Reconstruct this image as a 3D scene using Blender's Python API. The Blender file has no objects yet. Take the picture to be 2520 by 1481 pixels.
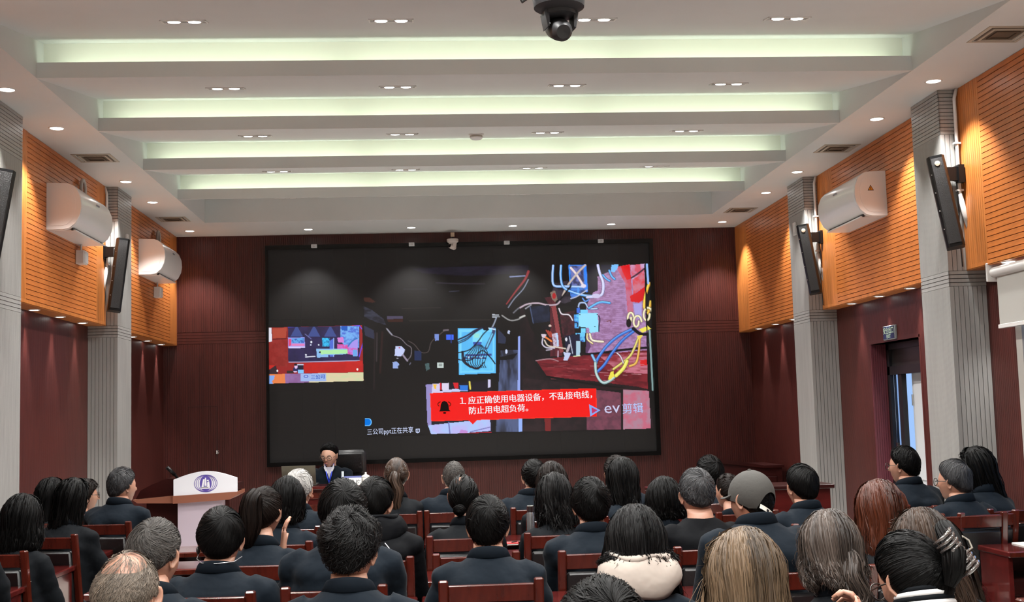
import bpy, math, random
import numpy as np
from mathutils import Vector, Matrix, noise
random.seed(7); rng = np.random.RandomState(7)
SC = bpy.context.scene; COL = SC.collection
PI = math.pi
def R(d): return d*PI/180
def lin(r, g=None, b=None):
    if g is None: r, g, b = r
    return tuple(((c/255)/12.92 if c/255 <= .04045 else ((c/255+.055)/1.055)**2.4) for c in (r, g, b))
# ------------------------------------------------------------------ camera, world, exposure
HC = 1.62
YAW, PITCH, ROLL, FPX = .06963, .0929, -.0280, 2990.3
cam = bpy.data.cameras.new('camera'); cam_o = bpy.data.objects.new('camera', cam); COL.objects.link(cam_o)
fw = Vector((math.sin(YAW)*math.cos(PITCH), math.cos(YAW)*math.cos(PITCH), math.sin(PITCH)))
rt = Vector((math.cos(YAW), -math.sin(YAW), 0)); up = rt.cross(fw)
r2 = math.cos(ROLL)*rt+math.sin(ROLL)*up; u2 = -math.sin(ROLL)*rt+math.cos(ROLL)*up
M = Matrix((r2, u2, -fw)).transposed().to_4x4(); M.translation = (0, 0, HC)
cam_o.matrix_world = M
cam.sensor_width = 36; cam.lens = 36*FPX/2520; cam.clip_start = .05; cam.clip_end = 200
SC.camera = cam_o
SC.view_settings.view_transform = 'Standard'; SC.view_settings.look = 'None'
SC.view_settings.exposure = 0.0; SC.view_settings.gamma = 1; SC.view_settings.use_curve_mapping = False
W = bpy.data.worlds.new('daylight'); SC.world = W; W.use_nodes = True
W.node_tree.nodes['Background'].inputs[0].default_value = (.36, .58, 1, 1)
W.node_tree.nodes['Background'].inputs[1].default_value = 1.0
P_TWIN, P_SOFFIT, P_UNDER, P_COVE = 150, 105, 40, 1.35
def at(u, v, Y):
    q = fw+r2*((u-1260)/FPX)-u2*((v-740.5)/FPX); q = q*(Y/q.y); return Vector((q.x, Y, q.z+HC))
# ------------------------------------------------------------------ mesh helpers
class MB:
    def __init__(s): s.v = []; s.f = []; s.m = []; s.n = 0
    def add(s, vs, fs, m=0):
        b = len(s.v); s.v += [tuple(p) for p in vs]; s.f += [tuple(i+b for i in f) for f in fs]; s.m += [m]*len(fs)
    def box(s, x0, x1, y0, y1, z0, z1, m=0):
        s.add([(x, y, z) for x in (x0, x1) for y in (y0, y1) for z in (z0, z1)],
              [(0, 1, 3, 2), (4, 6, 7, 5), (0, 4, 5, 1), (2, 3, 7, 6), (0, 2, 6, 4), (1, 5, 7, 3)], m)
    def bbox(s, x0, x1, y0, y1, z0, z1, b=.006, m=0):     # box with chamfered edges
        vs = []; idx = {}
        for sx in (0, 1):
            for sy in (0, 1):
                for sz in (0, 1):
                    X, Y, Z = (x0, x1)[sx], (y0, y1)[sy], (z0, z1)[sz]; dx, dy, dz = b*(1-2*sx), b*(1-2*sy), b*(1-2*sz)
                    for k, p in enumerate(((X, Y+dy, Z+dz), (X+dx, Y, Z+dz), (X+dx, Y+dy, Z))):
                        idx[sx, sy, sz, k] = len(vs); vs.append(p)
        I = idx; fs = []
        for a in (0, 1):
            fs.append([I[a, p, q, 0] for p, q in ((0, 0), (0, 1), (1, 1), (1, 0))][::1 if a == 0 else -1])
            fs.append([I[p, a, q, 1] for p, q in ((0, 0), (1, 0), (1, 1), (0, 1))][::1 if a == 0 else -1])
            fs.append([I[p, q, a, 2] for p, q in ((0, 0), (0, 1), (1, 1), (1, 0))][::1 if a == 0 else -1])
        for a in (0, 1):
            for c in (0, 1):
                fs.append([I[a, c, 0, 0], I[a, c, 0, 1], I[a, c, 1, 1], I[a, c, 1, 0]])
                fs.append([I[a, 0, c, 0], I[a, 0, c, 2], I[a, 1, c, 2], I[a, 1, c, 0]])
                fs.append([I[0, a, c, 1], I[0, a, c, 2], I[1, a, c, 2], I[1, a, c, 1]])
        for a in (0, 1):
            for c in (0, 1):
                for d in (0, 1): fs.append([I[a, c, d, 0], I[a, c, d, 1], I[a, c, d, 2]])
        s.add(vs, fs, m)
    def prism(s, prof, axis, a0, a1, m=0):               # 2D profile extruded along axis (0,1,2)
        n = len(prof)
        def P(p, a):
            if axis == 0: return (a, p[0], p[1])
            if axis == 1: return (p[0], a, p[1])
            return (p[0], p[1], a)
        s.add([P(p, a0) for p in prof]+[P(p, a1) for p in prof],
              [tuple(range(n))[::-1], tuple(range(n, 2*n))]+[(i, (i+1) % n, n+(i+1) % n, n+i) for i in range(n)], m)
    def lathe(s, prof, c=(0, 0, 0), n=20, m=0, mat=None):
        vs = []; fs = []; k = len(prof)
        for i in range(n):
            a = 2*PI*i/n
            for r, z in prof: vs.append(Vector((r*math.cos(a), r*math.sin(a), z)))
        if mat is not None: vs = [mat @ p for p in vs]
        vs = [p+Vector(c) for p in vs]
        for i in range(n):
            j = (i+1) % n
            for q in range(k-1): fs.append((i*k+q, j*k+q, j*k+q+1, i*k+q+1))
        s.add(vs, fs, m)
    def tube(s, pts, rad, n=8, m=0, sq=(1, 1), cap=True):
        pts = [Vector(p) for p in pts]; k = len(pts)
        if not hasattr(rad, '__len__'): rad = [rad]*k
        t = (pts[1]-pts[0]).normalized(); ref = Vector((0, 0, 1)) if abs(t.z) < .9 else Vector((1, 0, 0))
        a = t.cross(ref).normalized(); vs = []; fs = []
        for i in range(k):
            t = (pts[min(i+1, k-1)]-pts[max(i-1, 0)]).normalized()
            a = (a-t*a.dot(t)).normalized(); b = t.cross(a)
            for j in range(n):
                th = 2*PI*j/n; vs.append(pts[i]+(a*math.cos(th)*sq[0]+b*math.sin(th)*sq[1])*rad[i])
        for i in range(k-1):
            for j in range(n): fs.append((i*n+j, i*n+(j+1) % n, (i+1)*n+(j+1) % n, (i+1)*n+j))
        if cap: fs += [tuple(range(n))[::-1], tuple(range((k-1)*n, k*n))]
        s.add(vs, fs, m)
    def ball(s, c, r, nu=12, nv=8, m=0, mat=None):
        if not hasattr(r, '__len__'): r = (r, r, r)
        vs = []; fs = []
        for j in range(nv+1):
            th = PI*j/nv
            for i in range(nu):
                a = 2*PI*i/nu; p = Vector((r[0]*math.sin(th)*math.cos(a), r[1]*math.sin(th)*math.sin(a), r[2]*math.cos(th)))
                if mat is not None: p = mat @ p
                vs.append(p+Vector(c))
        for j in range(nv):
            for i in range(nu): fs.append((j*nu+i, j*nu+(i+1) % nu, (j+1)*nu+(i+1) % nu, (j+1)*nu+i)[::-1])
        s.add(vs, fs, m)
    def rings(s, rs, m=0, cap=True):                    # loft closed rings
        n = len(rs[0]); vs = [p for r in rs for p in r]; fs = []
        for i in range(len(rs)-1):
            for j in range(n): fs.append((i*n+j, i*n+(j+1) % n, (i+1)*n+(j+1) % n, (i+1)*n+j))
        if cap: fs += [tuple(range(n))[::-1], tuple(range((len(rs)-1)*n, len(rs)*n))]
        s.add(vs, fs, m)
    def mesh(s, name, mats, smooth=False, ang=None):
        me = bpy.data.meshes.new(name); me.from_pydata(s.v, [], s.f)
        for q in (mats if isinstance(mats, (list, tuple)) else [mats]): me.materials.append(q)
        me.polygons.foreach_set('material_index', s.m)
        if smooth or ang: me.polygons.foreach_set('use_smooth', [True]*len(s.f))
        me.update()
        if ang:
            try: me.set_sharp_from_angle(angle=R(ang))
            except Exception: pass
        return me
def link(name, me, parent=None, loc=None, rot=None):
    o = bpy.data.objects.new(name, me); COL.objects.link(o)
    if parent: o.parent = parent
    if loc is not None: o.location = loc
    if rot is not None: o.rotation_euler = rot
    return o
def tag(o, label=None, cat=None, group=None, kind=None):
    if label: o['label'] = label
    if cat: o['category'] = cat
    if group: o['group'] = group
    if kind: o['kind'] = kind
    return o
def empty(name, label=None, cat=None, loc=(0, 0, 0), rz=0, group=None, kind=None):
    o = bpy.data.objects.new(name, None); COL.objects.link(o); o.location = loc; o.rotation_euler = (0, 0, rz); o.empty_display_size = .05
    return tag(o, label, cat, group, kind)
def ob(name, mb, mats, parent=None, smooth=False, ang=None, **k):
    return link(name, mb.mesh(name, mats, smooth, ang), parent, **k)
def npmesh(name, V, F, mats, uv=None, smooth=True):
    V = np.asarray(V, dtype=np.float32).reshape(-1, 3); F = np.asarray(F, dtype=np.int32)
    me = bpy.data.meshes.new(name); me.vertices.add(len(V)); me.vertices.foreach_set('co', V.ravel())
    me.loops.add(F.size); me.loops.foreach_set('vertex_index', F.ravel())
    me.polygons.add(len(F)); me.polygons.foreach_set('loop_start', np.arange(0, F.size, F.shape[1], dtype=np.int32))
    me.polygons.foreach_set('use_smooth', np.full(len(F), smooth))
    me.update(calc_edges=True)
    if uv is not None:
        l = me.uv_layers.new(name='UVMap'); l.data.foreach_set('uv', np.asarray(uv, dtype=np.float32)[F.ravel()].ravel())
    for q in (mats if isinstance(mats, (list, tuple)) else [mats]): me.materials.append(q)
    me.validate()
    return me
# ------------------------------------------------------------------ materials
MATS = {}
def mat(name, col, rough=.5, metal=0, var=0, vscale=4, stretch=(1, 1, 1), bump=0, bscale=60, spec=.5, emit=None, es=1, coat=0, col2=None, trans=0, sheen=0, alpha=None, bdist=.004):
    if name in MATS: return MATS[name]
    m = bpy.data.materials.new(name); m.use_nodes = True; nt = m.node_tree; N = nt.nodes; L = nt.links
    b = N['Principled BSDF']; b.inputs['Base Color'].default_value = (*col, 1); b.inputs['Roughness'].default_value = rough
    b.inputs['Metallic'].default_value = metal; b.inputs['Specular IOR Level'].default_value = spec
    if coat: b.inputs['Coat Weight'].default_value = coat; b.inputs['Coat Roughness'].default_value = .08
    if trans: b.inputs['Transmission Weight'].default_value = trans
    if sheen: b.inputs['Sheen Weight'].default_value = sheen; b.inputs['Sheen Roughness'].default_value = .5
    if emit: b.inputs['Emission Color'].default_value = (*emit, 1); b.inputs['Emission Strength'].default_value = es
    if var or bump:
        tc = N.new('ShaderNodeTexCoord'); mp = N.new('ShaderNodeMapping'); mp.inputs['Scale'].default_value = stretch
        L.new(tc.outputs['Object'], mp.inputs[0])
        if var:
            n = N.new('ShaderNodeTexNoise'); n.inputs['Scale'].default_value = vscale; n.inputs['Detail'].default_value = 5
            L.new(mp.outputs[0], n.inputs[0]); r = N.new('ShaderNodeValToRGB')
            c2 = col2 or tuple(c*(1-var) for c in col)
            r.color_ramp.elements[0].position = .35; r.color_ramp.elements[0].color = (*c2, 1)
            r.color_ramp.elements[1].position = .65; r.color_ramp.elements[1].color = (*col, 1)
            L.new(n.outputs[0], r.inputs[0]); L.new(r.outputs[0], b.inputs['Base Color'])
        if bump:
            n = N.new('ShaderNodeTexNoise'); n.inputs['Scale'].default_value = bscale; n.inputs['Detail'].default_value = 3
            L.new(mp.outputs[0], n.inputs[0]); q = N.new('ShaderNodeBump'); q.inputs['Strength'].default_value = bump; q.inputs['Distance'].default_value = bdist
            L.new(n.outputs[0], q.inputs['Height']); L.new(q.outputs[0], b.inputs['Normal'])
    MATS[name] = m; return m
def emis(name, col, s=1):
    if name in MATS: return MATS[name]
    m = bpy.data.materials.new(name); m.use_nodes = True; N = m.node_tree.nodes; N.clear()
    e = N.new('ShaderNodeEmission'); e.inputs[0].default_value = (*col, 1); e.inputs[1].default_value = s
    o = N.new('ShaderNodeOutputMaterial'); m.node_tree.links.new(e.outputs[0], o.inputs[0]); MATS[name] = m; return m
white = mat('ceiling_paint', (.625, .648, .64), .8, var=.05, vscale=1.2)
cove = mat('cove_paint', (.78, .80, .72), .8)
orange = mat('orange_wood', (.64, .20, .044), .38, var=.3, vscale=3, stretch=(2, 2, 14), spec=.5)
orange_v = mat('orange_wood_upright', (.64, .215, .05), .33, var=.25, vscale=3, stretch=(10, 10, 1))
groove = mat('groove_dark', (.12, .034, .010), .7)
maroon = mat('maroon_wood', (.074, .0135, .0100), .42, var=.25, vscale=3, stretch=(9, 9, 1))
maroon_g = mat('maroon_groove', (.036, .0065, .005), .6)
greyw = mat('grey_panel', (.345, .34, .325), .42, var=.12, vscale=3, stretch=(9, 9, 1))
greyg = mat('grey_groove', (.06, .05, .05), .7)
chairw = mat('chair_wood', (.070, .010, .005), .22, var=.4, vscale=5, stretch=(6, 6, 1.5), coat=.3)
deskw = mat('desk_wood', (.075, .009, .008), .16, var=.35, vscale=3, stretch=(1.5, 9, 6), coat=.5)
darkred = mat('dark_red_wood', (.028, .005, .0045), .3, var=.3, vscale=3, stretch=(2, 8, 8), spec=.3)
leather = mat('black_leather', (.005, .005, .0055), .38, bump=.25, bscale=90)
black = mat('black_plastic', (.012, .012, .013), .35)
blackm = mat('black_metal', (.006, .006, .0065), .35, spec=.3)
grille = mat('speaker_grille', (.004, .004, .0045), .5, bump=.5, bscale=400)
acw = mat('appliance_white', (.80, .80, .79), .28, coat=.15)
whitep = mat('white_plastic', (.68, .67, .65), .35)
beige = mat('vent_beige', (.42, .38, .31), .5)
ventd = mat('vent_dark', (.10, .07, .045), .7)
chrome = mat('chrome', (.6, .6, .6), .15, metal=1)
lampE = emis('lamp_glow', (1, .98, .95), 14)
lampD = emis('lamp_dim', (1, .98, .95), 3)
whitelam = mat('white_laminate', (.80, .80, .84), .35)
purple = mat('emblem_purple', lin(92, 78, 160), .4)
brownl = mat('brown_ledge', (.24, .09, .055), .35)
lilac = mat('lilac_laminate', (.44, .37, .43), .4)
floor_m = mat('floor_tile', (.62, .60, .56), .3, var=.1, vscale=1.5)
paper = mat('paper', (.75, .74, .70), .7)
def spot(loc, P, size=110, blend=.6, radius=.04, col=(1, .985, .955), rot=(0, 0, 0)):
    l = bpy.data.lights.new('ceiling_spot', 'SPOT'); l.energy = P; l.spot_size = R(size); l.spot_blend = blend; l.shadow_soft_size = radius; l.color = col
    o = bpy.data.objects.new('spot_lamp', l); COL.objects.link(o); o.location = loc; o.rotation_euler = rot; return o
# ------------------------------------------------------------------ the room shell
XL, XR, YB, YN, ZS, ZP = -2.968, 3.72, 13.84, -2.2, 3.72, 3.975
XOL, XOR, XCL, XCR, XIL, XIR = -2.815, 3.592, -2.711, 3.466, -2.327, 3.099
ZO = 2.49
mb = MB(); mb.box(XL-.3, XR+3.0, YN-.2, YB+.3, -.12, 0); tag(ob('floor', mb, floor_m), kind='structure')
mb = MB(); mb.box(XL, XR, 11.6, YB, 0, .2); tag(ob('trim_1', mb, floor_m), 'low pale stage platform along the screen wall', kind='structure')
mb = MB(); mb.box(XL-.2, XR+.2, YN-.2, YN, 0, 4.2); tag(ob('wall_rear', mb, white), kind='structure')
# ceiling
ceil = empty('ceiling', kind='structure')
mb = MB(); mb.box(XL-.2, XIL, YN, YB+.2, ZS, ZS+.02); mb.box(XIR, XR+.2, YN, YB+.2, ZS, ZS+.02); mb.box(XIL, XIR, 12.87, YB+.2, ZS, ZS+.02)
mb.box(XIL-.02, XIL, YN, 12.87, ZS+.02, 4.05); mb.box(XIR, XIR+.02, YN, 12.87, ZS+.02, 4.05); mb.box(XIL-.02, XIR+.02, 12.87, 12.89, ZS+.02, 4.05)
ob('soffit', mb, white, ceil)
mb = MB(); mb.box(XL-.4, XR+.4, YN-.2, YB+.2, 4.2, 4.25); ob('slab', mb, white, ceil)
YLs = [-.909+1.3768*k for k in range(10)]      # sawtooth: each bay starts at a lip and rises to the next cove face
bays = []
y0 = YN
for k, yl in enumerate(YLs+[None]):
    a = y0+(.006 if k else 0); yv = (yl+.135) if yl is not None else 12.87
    if a >= 12.8: break
    b_ = yv
    mb = MB(); mb.prism([(a, ZS), (b_, ZP), (b_, ZP+.02), (a, ZS+.02)], 0, XIL, XIR); ob('sloped_panel', mb, white, ceil)
    bays.append((a, b_))
    if yl is None: break
    if yl < 12:
        mb = MB(); mb.box(XIL, XIR, yl, yl+.012, ZS, ZS+.096); ob('cove_lip', mb, white, ceil)
        mb = MB(); mb.box(XIL, XIR, yl+.135, yl+.15, ZS+.03, ZP); ob('cove_face', mb, cove, ceil)
        mb = MB(); mb.box(XIL+.1, XIR-.1, yl+.014, yl+.024, ZS+.028, ZS+.034); ob('light_strip', mb, emis('strip_glow', (.93, 1, .82), 6), ceil)
        for sx in (0, 1, 2):
            l = bpy.data.lights.new('cove_lamp', 'AREA'); l.shape = 'RECTANGLE'; l.size = 1.7; l.size_y = .02; l.energy = P_COVE; l.color = (.92, 1, .80)
            o = bpy.data.objects.new('cove_lamp', l); COL.objects.link(o); o.location = (XIL+.95+1.76*sx, yl+.035, ZS+.048); o.rotation_euler = (R(180-35), 0, 0)
    y0 = yl
def slope_z(y):
    for a, b_ in bays:
        if a <= y < b_-.13 or (a <= y and b_ > 12.8): return ZS+(y-a)*(ZP-ZS)/(b_-a)
# light fittings
XLT = [-1.31, -.17, .975, 2.09]
rows_y = [YLs[k]+.7 for k in range(len(YLs)) if YLs[k] < 10.5]
def twin(x, y, lit=(1, 1), label=None, group=None):
    z = slope_z(y); sl = math.atan((ZP-ZS)/1.512)
    t = empty('recessed_downlight', label, 'ceiling light', (x, y, z), group=group); t.rotation_euler = (sl, 0, 0)
    f = MB(); w, d = .125, .055
    for q in ((-w, w, -d, -d+.008), (-w, w, d-.008, d), (-w, -w+.008, -d, d), (w-.008, w, -d, d)): f.box(*q, -.006, 0)
    ob('frame', f, whitep, t)
    f = MB(); f.box(-w+.008, w-.008, -d+.008, d-.008, -.0015, .0); ob('backing', f, mat('lamp_gimbal', (.35, .34, .32), .4), t)
    for s, on in zip((-1, 1), lit):
        f = MB(); f.lathe([(0, -.010), (.030, -.008), (.038, -.002)], (s*.056, 0, 0), 20); ob('lamp', f, lampE if on else whitep, t, True)
        f = MB(); f.lathe([(.038, -.001), (.041, -.006), (.044, -.001)], (s*.056, 0, 0), 20); ob('ring', f, chrome, t, True)
    if any(lit): spot((x, y, z-.03), P_TWIN*sum(lit)/2, 135, .8, .05)
ordx = ['leftmost', 'second from left', 'third from left', 'rightmost']
for y in rows_y:
    for i, x in enumerate(XLT):
        vis = 6.5 < y < 11.2
        if not vis:
            spot((x, y, slope_z(y)-.03), P_TWIN, 135, .8, .05); continue
        r_ = ['nearest ceiling row', 'second ceiling row', 'third ceiling row', 'fourth ceiling row'][int(round((y-6.66)/1.377))]
        y_ = y-.02
        twin(x, y_, (1, 0) if (y > 10.5 and i == 3) else (1, 1), 'twin recessed downlight, %s in the %s' % (ordx[i], r_), 'twin downlights on the stepped ceiling')
for x, n_ in ((-1.40, 'left'), (.95, 'right')):
    twin(x, 11.483+.85, (0, 0), 'unlit twin downlight half hidden above the last cove lip, the %s one' % n_, 'twin downlights on the stepped ceiling')
def down(x, y, label=None, z=ZS, r=.045, P=None, vis=True, size=92, grp='round downlights in the ceiling border'):
    if vis:
        t = empty('round_downlight', label, 'ceiling light', (x, y, z), group=grp)
        f = MB(); f.lathe([(r, -.001), (r+.004, -.006), (r+.010, -.004), (r+.012, 0)], n=22); ob('ring', f, whitep, t, True)
        f = MB(); f.lathe([(0, -.004), (r, -.003)], n=22); ob('lamp', f, lampE, t, True)
    spot((x, y, z-.02), P or P_SOFFIT, size, .6, .03)
for k, y in enumerate([-1.8, .5, 2.5, 4.6, 5.6, 7.6, 8.62, 10.58, 11.6, 13.4]):
    for x, s_ in ((-2.585, 'left'), (3.342, 'right')):
        down(x, y, 'round lit downlight in the %s ceiling border, %s' % (s_, ['', '', '', '', '', 'nearest the camera', 'second from the camera', 'third from the camera', 'fourth from the camera', 'in the far corner by the screen wall'][k]), vis=y > 7)
for x, s_ in ((-1.30, 'above the left edge of the screen'), (-.164, 'left of the small white camera'), (.969, 'right of the small white camera'), (2.08, 'above the right part of the screen')):
    down(x, 13.43, 'round lit downlight in the ceiling border %s' % s_, P=P_SOFFIT*.75)
# walls: maroon shell with fine upright battens
def battens(name, parent, axis, c, a0, a1, z0, z1, pitch, gap, thick, m, sign, stuff=True):
    # axis 'x': wall normal along x at x=c, battens run up at successive y; axis 'y': wall normal along y
    n = max(1, int(round((a1-a0)/pitch))); p = (a1-a0)/n; f = MB()
    for i in range(n):
        s0, s1 = a0+i*p+gap/2, a0+(i+1)*p-gap/2
        if axis == 'x': f.box(min(c, c+sign*thick), max(c, c+sign*thick), s0, s1, z0, z1)
        else: f.box(s0, s1, min(c, c+sign*thick), max(c, c+sign*thick), z0, z1)
    o = ob(name, f, m, parent)
    if stuff: o['kind'] = 'stuff'
    return o
def planks(parent, axis, c, a0, a1, z0, z1, pitch, gap, thick, m, sign):
    n = max(1, int(round((z1-z0)/pitch))); p = (z1-z0)/n; f = MB(); h = p-gap
    if axis == 'x': f.box(0, sign*thick, a0, a1, 0, h)
    else: f.box(a0, a1, 0, sign*thick, 0, h)
    me = f.mesh('slat', m)
    for i in range(n):
        link('slat', me, parent, loc=(c, 0, z0+i*p+gap/2) if axis == 'x' else (0, c, z0+i*p+gap/2))
colsY = [(-1.18, -.72), (1.82, 2.28), (4.83, 5.29), (7.83, 8.29), (10.82, 11.31)]
DY0, DY1, DZ = 8.98, 10.035, 2.12
wl = empty('wall_left', kind='structure')
f = MB(); f.box(XL-.2, XL-.006, YN, YB, 0, 4.2); ob('backing', f, maroon_g, wl)
segs = [(-.72, 1.82), (2.28, 4.83), (5.29, 7.83), (8.29, 10.82), (11.31, YB)]
for a, b_ in segs: battens('battens', wl, 'x', XL-.006, a, b_, 0, ZO+.02, .025, .0026, .006, maroon, 1)
wr = empty('wall_right', kind='structure')
f = MB(); WY0, WY1, WZ0, WZ1 = 5.5, 7.38, .95, 2.35
f.box(XR+.006, XR+.2, YN, WY0, 0, 4.2); f.box(XR+.006, XR+.2, WY0, WY1, 0, WZ0); f.box(XR+.006, XR+.2, WY0, WY1, WZ1, 4.2)
f.box(XR+.006, XR+.2, WY1, DY0, 0, 4.2); f.box(XR+.006, XR+.2, DY0, DY1, DZ, 4.2); f.box(XR+.006, XR+.2, DY1, YB, 0, 4.2)
ob('backing', f, maroon_g, wr)
for a, b_ in [(-.72, 1.82), (2.28, 4.83), (7.38, 7.83), (8.29, DY0), (DY1, 10.82), (11.31, YB)]: battens('battens', wr, 'x', XR+.006, a, b_, 0, ZO+.02, .025, .0026, .006, maroon, -1)
battens('battens', wr, 'x', XR+.006, DY0, DY1, DZ, ZO+.02, .025, .0026, .006, maroon, -1)
wb = empty('wall_back', kind='structure')
f = MB(); f.box(XL-.2, XR+.4, YB, YB+.25, 0, 4.2); ob('backing', f, maroon_g, wb)
# the hidden door outline in the back wall is a groove: battens leave a gap there
for z0, z1 in ((.2, 2.50), (2.635, ZS)): battens('battens', wb, 'y', YB, XL, XR, z0, z1, .025, .0028, .007, maroon, -1)
for i in range(4):
    f = MB(); f.box(XL, XR, YB-.007, YB, 2.505+i*.032, 2.533+i*.032); ob('slat', f, maroon, wb)
f = MB()
for x in (-2.69, -2.375): f.box(x-.004, x+.004, YB-.009, YB-.006, .2, 1.8)
f.box(-2.69, -2.375, YB-.009, YB-.006, 1.796, 1.803); ob('door_outline', f, maroon_g, wb)
f = MB(); f.lathe([(0, .03), (.014, .028), (.02, .018), (.012, .008), (.022, 0)], n=14, mat=Matrix.Rotation(R(90), 4, 'X')); o = ob('door_knob', f, chrome, wb, True); o.location = (-2.378, YB-.008, 1.293)
# orange upper boxes
def obox(side, y0, y1, lab, strip0=.0, strip1=.16, n=1):
    s = 1 if side == 'l' else -1; xf = XOL if side == 'l' else XOR; xw = XL if side == 'l' else XR
    t = empty('wood_panel_box', lab, 'wall panel'); t['kind'] = 'structure'
    f = MB(); f.box(min(xw, xf-s*.008), max(xw, xf-s*.008), y0, y1, ZO, ZS); ob('backing', f, groove, t)
    f = MB(); f.box(min(xw, xf), max(xw, xf), y0, y1, ZO-.002, ZO+.004); ob('underside', f, orange_v, t)
    f = MB(); f.box(min(xf-s*.01, xf), max(xf-s*.01, xf), y0, y1, ZO, ZO+.03); ob('bottom_rail', f, orange_v, t)
    if strip0: battens('border_strip', t, 'x', xf-s*.008, y0, y0+strip0, ZO+.03, ZS, .028, .003, .008, orange_v, s)
    if strip1: battens('border_strip', t, 'x', xf-s*.008, y1-strip1, y1, ZO+.03, ZS, .028, .003, .008, orange_v, s)
    planks(t, 'x', xf-s*.008, y0+strip0, y1-strip1, ZO+.033, ZS,   .0365, .0048, .008, orange, s)
obox('l', 8.29, 10.82, 'orange slatted wood wall box on the left wall, between the two grey columns', .42, .30)
obox('l', 11.31, YB, 'orange slatted wood wall box on the left wall, in the corner by the screen wall', .1, .36)
obox('r', 8.29, 10.82, 'orange slatted wood wall box on the right wall above the exit door', .30, .42)
obox('r', 11.31, YB, 'orange slatted wood wall box on the right wall, in the corner by the screen wall', .06, .5)
obox('r', 5.29, 7.83, 'orange slatted wood wall box above the roller blind at the right edge', .3, .32)
f = MB(); f.box(XL, XOL, YN, 7.83, ZO, ZS); f.box(XOR, XR, YN, 5.29, ZO, ZS); tag(ob('trim_2', f, orange), kind='structure')
# columns
for ci, (y0, y1) in enumerate(colsY):
    for side in 'lr':
        s = 1 if side == 'l' else -1; xw, xf = (XL, XCL) if side == 'l' else (XR, XCR); bx = (min(xw, xf-s*.008), max(xw, xf-s*.008))
        vis = ci >= 3
        t = empty('column', None, None); t['kind'] = 'structure'
        if vis: t['label'] = 'grey grooved wall column on the %s, %s' % ('left' if side == 'l' else 'right', 'nearer the camera' if ci == 3 else 'nearer the screen wall')
        f = MB(); f.box(*bx, y0+.008, y1, 0, ZS); ob('core', f, greyg, t)
        xa, xb = min(xw, xf), max(xw, xf)
        if not vis: f = MB(); f.box(xa, xb, y0, y1, 0, ZS); ob('facing', f, greyw, t); continue
        for z0, z1, kind in ((0, 2.385, 'v'), (2.385, 2.49, 'h'), (2.49, 3.412, 'v'), (3.412, ZS, 'h')):
            if kind == 'v':
                n = 8; p = (xb-xa)/n; me = None; f = MB(); f.box(.002, p-.002, 0, .008, z0, z1); me = f.mesh('slat', greyw)
                for i in range(n): link('slat', me, t, loc=(xa+i*p, y0, 0))
                battens('ridges', t, 'x', xf-s*.008, y0, y1, z0, z1, .0135, .0022, .008, greyw, s)
            else:
                n = int(round((z1-z0)/.0262)) if z0 > 3 else 4; p = (z1-z0)/n
                f = MB(); f.box(xa, xb, y0, y0+.008, .0022, p-.0022); f.box(min(xf-s*.008, xf), max(xf-s*.008, xf), y0, y1, .0022, p-.0022); me = f.mesh('slat', greyw)
                for i in range(n): link('slat', me, t, loc=(0, 0, z0+i*p))
# underside lamps
for i, (x, y) in enumerate([(-2.945, 9.17), (-2.945, 9.80), (-2.945, 10.43), (-2.96, 12.86), (-2.96, 13.50), (-2.96, 12.22)]):
    down(x+.04, y, 'flush lamp under the left wall orange box, %s' % ['nearest the camera', 'middle of the nearer three', 'third along, before the far column', 'middle one behind the far column', 'last one by the screen wall', 'hidden behind the far column'][i], ZO-.002, .034, P_UNDER, size=44, grp='small lamps under the orange boxes')
for i, (x, y) in enumerate([(3.66, 13.215), (3.66, 12.562), (3.66, 11.915), (3.65, 10.2), (3.65, 9.561), (3.655, 8.937)]):
    down(x-.005, y, 'flush lamp under the right wall orange box, %s' % ['last one by the screen wall', 'middle one of the far three', 'beside the far column', 'first past the far column', 'middle one above the exit door', 'beside the near column above the door'][i], ZO-.002, .034, P_UNDER, size=44, grp='small lamps under the orange boxes')
down(3.66, 7.35, 'bright lamp under the orange box above the roller blind', ZO-.002, .05, P_UNDER*2, size=90, grp='small lamps under the orange boxes')
for y in (6.3, 5.6): down(3.66, y, z=ZO-.002, P=P_UNDER, vis=False)
# ceiling air vents
def vent(x, y, lab):
    t = empty('air_vent', lab, 'air vent', (x, y, ZS), group='square air vents in the ceiling border')
    f = MB(); W_ = .15
    for k, (a, b_, z) in enumerate(((1, .86, -.004), (.72, .62, -.008), (.46, .38, -.010))):
        o_, i_ = W_*a, W_*b_; g = MB() if k else f
        for q in ((-o_, o_, -o_, -i_), (-o_, o_, i_, o_), (-o_, -i_, -i_, i_), (i_, o_, -i_, i_)): g.box(*q, z, 0)
        if k: ob('louvre', g, beige if k == 1 else ventd, t)
    ob('frame', f, beige, t)
    f = MB(); f.box(-W_*.8, W_*.8, -W_*.8, W_*.8, -.002, 0); ob('duct', f, ventd, t)
for x, y, l in ((-2.585, 9.62, 'beige square air vent in the left ceiling border above the nearer air conditioner'), (-2.6, 12.6, 'beige square air vent in the left ceiling border in the far corner'),
                (3.38, 9.62, 'beige square air vent in the right ceiling border above the air conditioner'), (3.35, 12.62, 'beige square air vent in the right ceiling border in the far corner'), (3.34, 6.62, 'large looking beige air vent at the top right corner of the photo')):
    vent(x, y, l)
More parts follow.
